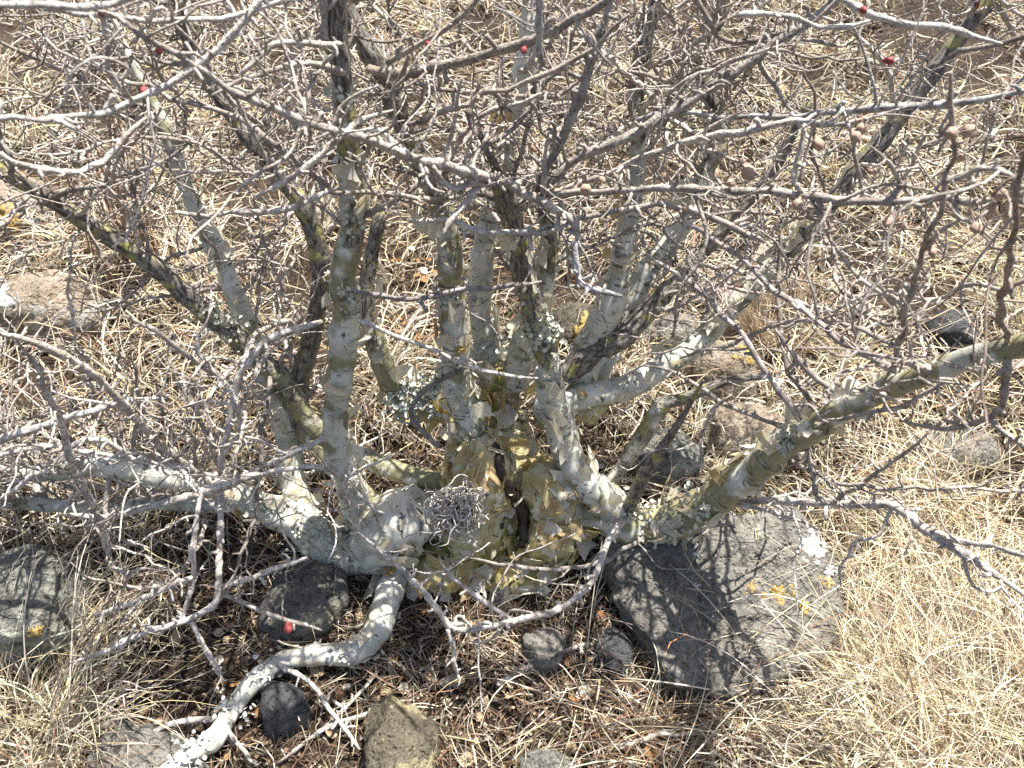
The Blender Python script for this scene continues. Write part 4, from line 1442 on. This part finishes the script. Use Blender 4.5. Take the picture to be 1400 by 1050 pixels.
# arching tufts
mb = MB()
cx, cy = region(1150, rr)
bx, by, baz, tid = [], [], [], []
for i in range(len(cx)):
    m = int(rr.uniform(25, 65))
    r_ = np.abs(rr.normal(0, 0.030, m))
    a_ = rr.uniform(0, 6.283, m)
    bx.append(cx[i] + r_ * np.cos(a_))
    by.append(cy[i] + r_ * np.sin(a_))
    lean = rr.uniform(0, 6.283)
    baz.append(np.where(rr.random(m) < 0.4, lean + rr.normal(0, 0.7, m), a_ + rr.normal(0, 0.7, m)))
    tid.append(np.full(m, rr.random()))
x, y, az, tid = map(np.concatenate, (bx, by, baz, tid))
k = keep_mask(x, y, rr)
x, y, az, tid = x[k], y[k], az[k], tid[k]
n = len(x)
t = np.clip(tint(x, y) + (tid - 0.5) * 0.6, 0, 1)[:, None]
wts = (1 - t) * np.array([.16, .36, .24, .12, .04, .08]) + t * np.array([.42, .34, .06, .06, .02, .10])
base = np.stack([x, y, ground_z(x, y)], -1)
blades(mb, base, az, rr.uniform(0.5, 1.45, n), rr.uniform(0.6, 3.4, n), rr.normal(0, 1.5, n), rr.uniform(0.07, 0.28, n), rr.uniform(0.0013, 0.0036, n) * (1 + 0.4 * np.clip(y - 0.9, 0, 2)), 6, straw(n, wts, rr), rr)
o = obj('grass_tufts', mb.mesh('grass_tufts', False), M['grass'], None, 'stuff')
tag(o, 'arching tufts of dry yellow grass around the shrub', 'dry grass')


def tussock(name, px, py, rad, num, label, lens, wts, lean_az, lean_k, e0, droop, wid=(0.0010, 0.0024), seed=0, segs=7):
    r_ = np.random.default_rng(seed)
    c = gp(px, py)
    rr_ = rad * np.sqrt(r_.random(num))
    a_ = r_.uniform(0, 6.283, num)
    x, y = c[0] + rr_ * np.cos(a_), c[1] + rr_ * np.sin(a_)
    az = np.where(r_.random(num) < lean_k, lean_az + r_.normal(0, 0.75, num), a_ + r_.normal(0, 0.7, num))
    gap = r_.random(num) < np.clip(0.65 + 1.4 * fbm(np.stack([x, y, 0 * x], -1), 11.0, 2, 3), 0.05, 1)
    x, y, az = x[gap], y[gap], az[gap]
    num = len(x)
    base = np.stack([x, y, ground_z(x, y)], -1)
    mb = MB()
    blades(mb, base, az, r_.uniform(*e0, num), r_.uniform(*droop, num), r_.normal(0, 0.9, num), r_.uniform(*lens, num), r_.uniform(*wid, num), segs, straw(num, wts, r_), r_)
    o = obj(name, mb.mesh(name, False), M['grass'])
    tag(o, label, 'grass')


YEL = [.38, .42, .05, .05, .02, .08]
GRY = [.15, .40, .30, .05, .0, .10]
RED = [.15, .18, .14, .26, .20, .07]
BRN = [.25, .10, .08, .34, .18, .05]
tussock('grass_tussock', 60, 985, .10, 650, 'pale tussock of upright dry grass in front of the grey-green rock', (.10, .30), [.3, .45, .15, .03, 0, .1], 0.9, 0.35, (0.7, 1.5), (0.4, 2.0), seed=1)
tussock('grass_tussock', 1330, 960, .16, 2000, 'bright yellow-white tussock of fine grass downhill of the boulder', (.10, .28), YEL, 2.4, 0.6, (0.5, 1.4), (0.6, 2.2), (0.0009, 0.0019), seed=2)
tussock('grass_tussock', 1200, 1010, .13, 1100, 'flattened yellow tussock sweeping toward the boulder', (.12, .30), YEL, 2.6, 0.75, (0.3, 1.1), (0.6, 2.0), seed=3)
tussock('grass_tussock', 930, 1010, .10, 600, 'reddish brown straw clump below the front edge of the boulder', (.08, .22), RED, 0.3, 0.3, (0.3, 1.2), (0.6, 2.4), seed=4)
tussock('grass_tussock', 1290, 720, .14, 700, 'loose straw tussock arching over the pale low twig', (.14, .34), YEL, 3.6, 0.6, (0.4, 1.3), (0.8, 2.4), seed=5)
tussock('brown_tussock', 1062, 455, .075, 1500, 'rounded cushion of fine brown dead grass behind the grey-green stem', (.05, .13), BRN, 0, 0.0, (0.7, 1.5), (0.2, 1.0), (0.0009, 0.0016), seed=6, segs=4)
tussock('grass_tussock', 790, 830, .03, 60, 'sparse blades of long straw in front of the swollen trunk', (.10, .26), GRY, 5.2, 0.6, (0.5, 1.3), (0.8, 2.4), seed=7)
tussock('grass_tussock', 190, 790, .09, 260, 'thin tangled grass beside the grey-green rock', (.06, .18), GRY, 0, 0.1, (0.3, 1.4), (0.8, 2.6), seed=8)
tussock('grass_tussock', 1180, 800, .06, 160, 'long thin stalks of straw rising at the far edge of the boulder', (.16, .36), YEL, 3.8, 0.7, (0.7, 1.4), (0.3, 1.5), (0.0010, 0.0018), seed=9)
tussock('grass_tussock', 800, 960, .09, 240, 'wiry brownish grass in the bare litter near the boulder', (.08, .22), [.3, .2, .2, .15, .05, .1], 0, 0.1, (0.2, 1.2), (0.8, 2.6), seed=10)
tussock('red_stalk', 1028, 905, .012, 9, 'tiny red dried stalk in front of the boulder', (.05, .11), [0, 0, 0, 0.2, 1, 0], 1.5, 0.5, (1.0, 1.5), (0.1, 0.6), (0.0020, 0.0034), seed=11)

tussock('grass_tussock', 360, 850, .07, 90, 'few wiry blades between the slate rock and the pale fallen limb', (.05, .15), [.2, .3, .25, .15, .05, .05], 0, 0.0, (0.2, 1.4), (0.6, 2.6), seed=12)
tussock('grass_tussock', 620, 950, .09, 120, 'sparse broken straw beside the brown mottled rock', (.04, .14), [.15, .2, .25, .25, .1, .05], 0, 0.0, (0.0, 0.9), (0.6, 2.6), seed=13)
tussock('grass_tussock', 470, 900, .06, 60, 'scattered short straw under the bend of the pale fallen limb', (.04, .13), [.15, .25, .25, .2, .1, .05], 0, 0.0, (0.0, 1.1), (0.6, 2.6), seed=14)

# litter: chips, bark crumbs and broken straw on the bare soil; tones lowered to stand in for the shrub's shadow
mb = MB()
LP = np.array([(0.42, 0.31, 0.20), (0.30, 0.20, 0.12), (0.55, 0.47, 0.35), (0.17, 0.12, 0.08), (0.45, 0.40, 0.33), (0.62, 0.56, 0.45)])
n = 26000
x = rr.normal(-0.05, 0.42, n)
y = rr.normal(0.78, 0.28, n)
p = np.stack([x, y, 0 * x], -1)
k = rr.random(n) < np.clip(0.55 + 0.8 * fbm(p, 7, 2, 8), 0.05, 1)
x, y = x[k], y[k]
n = len(x)
s = rr.uniform(0.0018, 0.0055, n)
z = ground_z(x, y) + rr.uniform(0.001, 0.007, n)
c = np.stack([x, y, z], -1)
a = rr.uniform(0, 6.283, n)
nrm = np.stack([rr.normal(0, .45, n), rr.normal(0, .45, n), np.ones(n)], -1)
nrm /= np.linalg.norm(nrm, axis=1, keepdims=True)
tx = np.stack([np.cos(a), np.sin(a), 0 * a], -1)
tx -= nrm * np.sum(tx * nrm, 1, keepdims=True)
ty = np.cross(nrm, tx)
asp = rr.uniform(0.3, 1.0, n)[:, None]
s = s[:, None]
curl = rr.uniform(0.1, 0.6, n)[:, None] * s
V = np.stack([c - tx * s + nrm * curl, c + ty * s * asp - nrm * 0, c + tx * s + nrm * curl * 0.6, c - ty * s * asp], 1).reshape(-1, 3)
F = np.arange(n * 4).reshape(-1, 4)
F3 = np.concatenate([F[:, [0, 1, 3]], F[:, [1, 2, 3]]])
colr = LP[rr.choice(6, n, p=[.20, .30, .08, .34, .06, .02])] * rr.uniform(0.45, 1.1, (n, 1))
mb.add(V, None, F3, None, np.repeat(colr, 4, 0))
n = 12000
x = rr.normal(-0.02, 0.42, n)
y = rr.normal(0.80, 0.28, n)
base = np.stack([x, y, ground_z(x, y) + rr.uniform(0.002, 0.012, n)], -1)
blades(mb, base, rr.uniform(0, 6.283, n), rr.uniform(-.2, .5, n), rr.uniform(0, 1.2, n), rr.normal(0, .8, n), rr.uniform(0.012, 0.075, n), rr.uniform(0.001, 0.0026, n), 3, straw(n, [.06, .10, .22, .46, .12, .04], rr) * 0.62, rr)
o = obj('leaf_litter', mb.mesh('leaf_litter', False), M['litter'], None, 'stuff')
tag(o, 'crumbled leaf and bark litter on bare soil beneath the shrub', 'litter')


# fallen leaves and bark scraps that can be told apart
def leaf_mesh(seed):
    r_ = np.random.default_rng(seed)
    nu, nv_ = 5, 7
    V = []
    bend, cup = r_.uniform(0.2, 1.4), r_.uniform(0.2, 0.9)
    for j in range(nv_):
        t_ = j / (nv_ - 1)
        wd = 0.42 * math.sin(math.pi * min(1, max(0.04, t_ * 0.96 + 0.02))) ** 0.8
        for i in range(nu):
            u = (i / (nu - 1) - 0.5) * 2
            V.append((u * wd * r_.uniform(0.85, 1.1), t_ - 0.5, cup * (u * wd) ** 2 * 1.4 + bend * (t_ - 0.5) ** 2 * 0.6 + r_.uniform(-0.02, 0.02)))
    F = [(j * nu + i, j * nu + i + 1, (j + 1) * nu + i + 1, (j + 1) * nu + i) for j in range(nv_ - 1) for i in range(nu - 1)]
    mb = MB()
    mb.add(V, F)
    return mb.mesh('fallen_leaf')


LM = [leaf_mesh(s) for s in range(5)]
LMAT = [mat_paper('leaf_tan', (0.42, 0.30, 0.18), (0.58, 0.47, 0.32), (0.5, 0.3, 0.12), 0.25), mat_paper('leaf_rust', (0.36, 0.16, 0.06), (0.46, 0.26, 0.12), (0.5, 0.2, 0.04), 0.25), mat_paper('leaf_cream', (0.60, 0.54, 0.42), (0.70, 0.66, 0.56), (0.6, 0.5, 0.3), 0.25)]
LLAB = [('curled tan dead leaf', 'tan fallen leaves'), ('small rust-orange dead leaf', 'rust fallen leaves'), ('cream scrap of shed bark', 'shed bark scraps')]
LANDMARKS = [(gp(px, py), t) for px, py, t in ((392, 970, 'near the small blue-black stone'), (545, 1010, 'beside the brown mottled rock'), (215, 1020, 'around the flat dark grey rock'), (260, 880, 'in the litter under the low side twigs'), (470, 860, 'under the pale fallen limb'), (640, 880, 'below the forked front twig'), (680, 990, 'in the bare litter downhill of the trunk'), (830, 940, 'at the foot of the boulder'), (740, 890, 'around the grey wedge-shaped stone'), (840, 1030, 'among the reddish straw'), (560, 400, 'in the straw behind the main stems'), (550, 660, 'in the hollow beside the swollen trunk'), (800, 760, 'between the trunk and the boulder'), (745, 1040, 'around the grey stone at the litter edge'))]
rr = np.random.default_rng(31)
spots = [(rr.uniform(130, 900), rr.uniform(770, 1045)) for _ in range(95)] + [(rr.uniform(480, 620), rr.uniform(330, 480)) for _ in range(30)] + [(rr.uniform(430, 900), rr.uniform(560, 800)) for _ in range(20)]
meshes = {}
for (px, py) in spots:
    g = gp(px, py)
    if any(((g[0] - q[0]) / q[2]) ** 2 + ((g[1] - q[1]) / q[3]) ** 2 < 1.0 for q in ROCKS):
        continue
    w = 1 if py < 500 and rr.random() < 0.75 else int(rr.choice(3, p=[.55, .2, .25]))
    mi = int(rr.integers(5))
    if (mi, w) not in meshes:
        mm = LM[mi].copy()
        mm.materials.clear()
        mm.materials.append(LMAT[w])
        meshes[(mi, w)] = mm
    o = obj('bark_scrap' if w == 2 else 'fallen_leaf', meshes[(mi, w)], None)
    s = rr.uniform(0.012, 0.028)
    o.scale = (s, s, s)
    o.location = g + np.array([0, 0, 0.007 + 0.02 * (py < 500)])
    o.rotation_euler = (rr.normal(0, 0.35), rr.normal(0, 0.35), rr.uniform(0, 6.28))
    lm = min(LANDMARKS, key=lambda q_: (q_[0][0] - g[0]) ** 2 + (q_[0][1] - g[1]) ** 2)[1]
    tag(o, LLAB[w][0] + ' ' + lm, 'bark' if w == 2 else 'leaf', LLAB[w][1] + ' ' + lm)
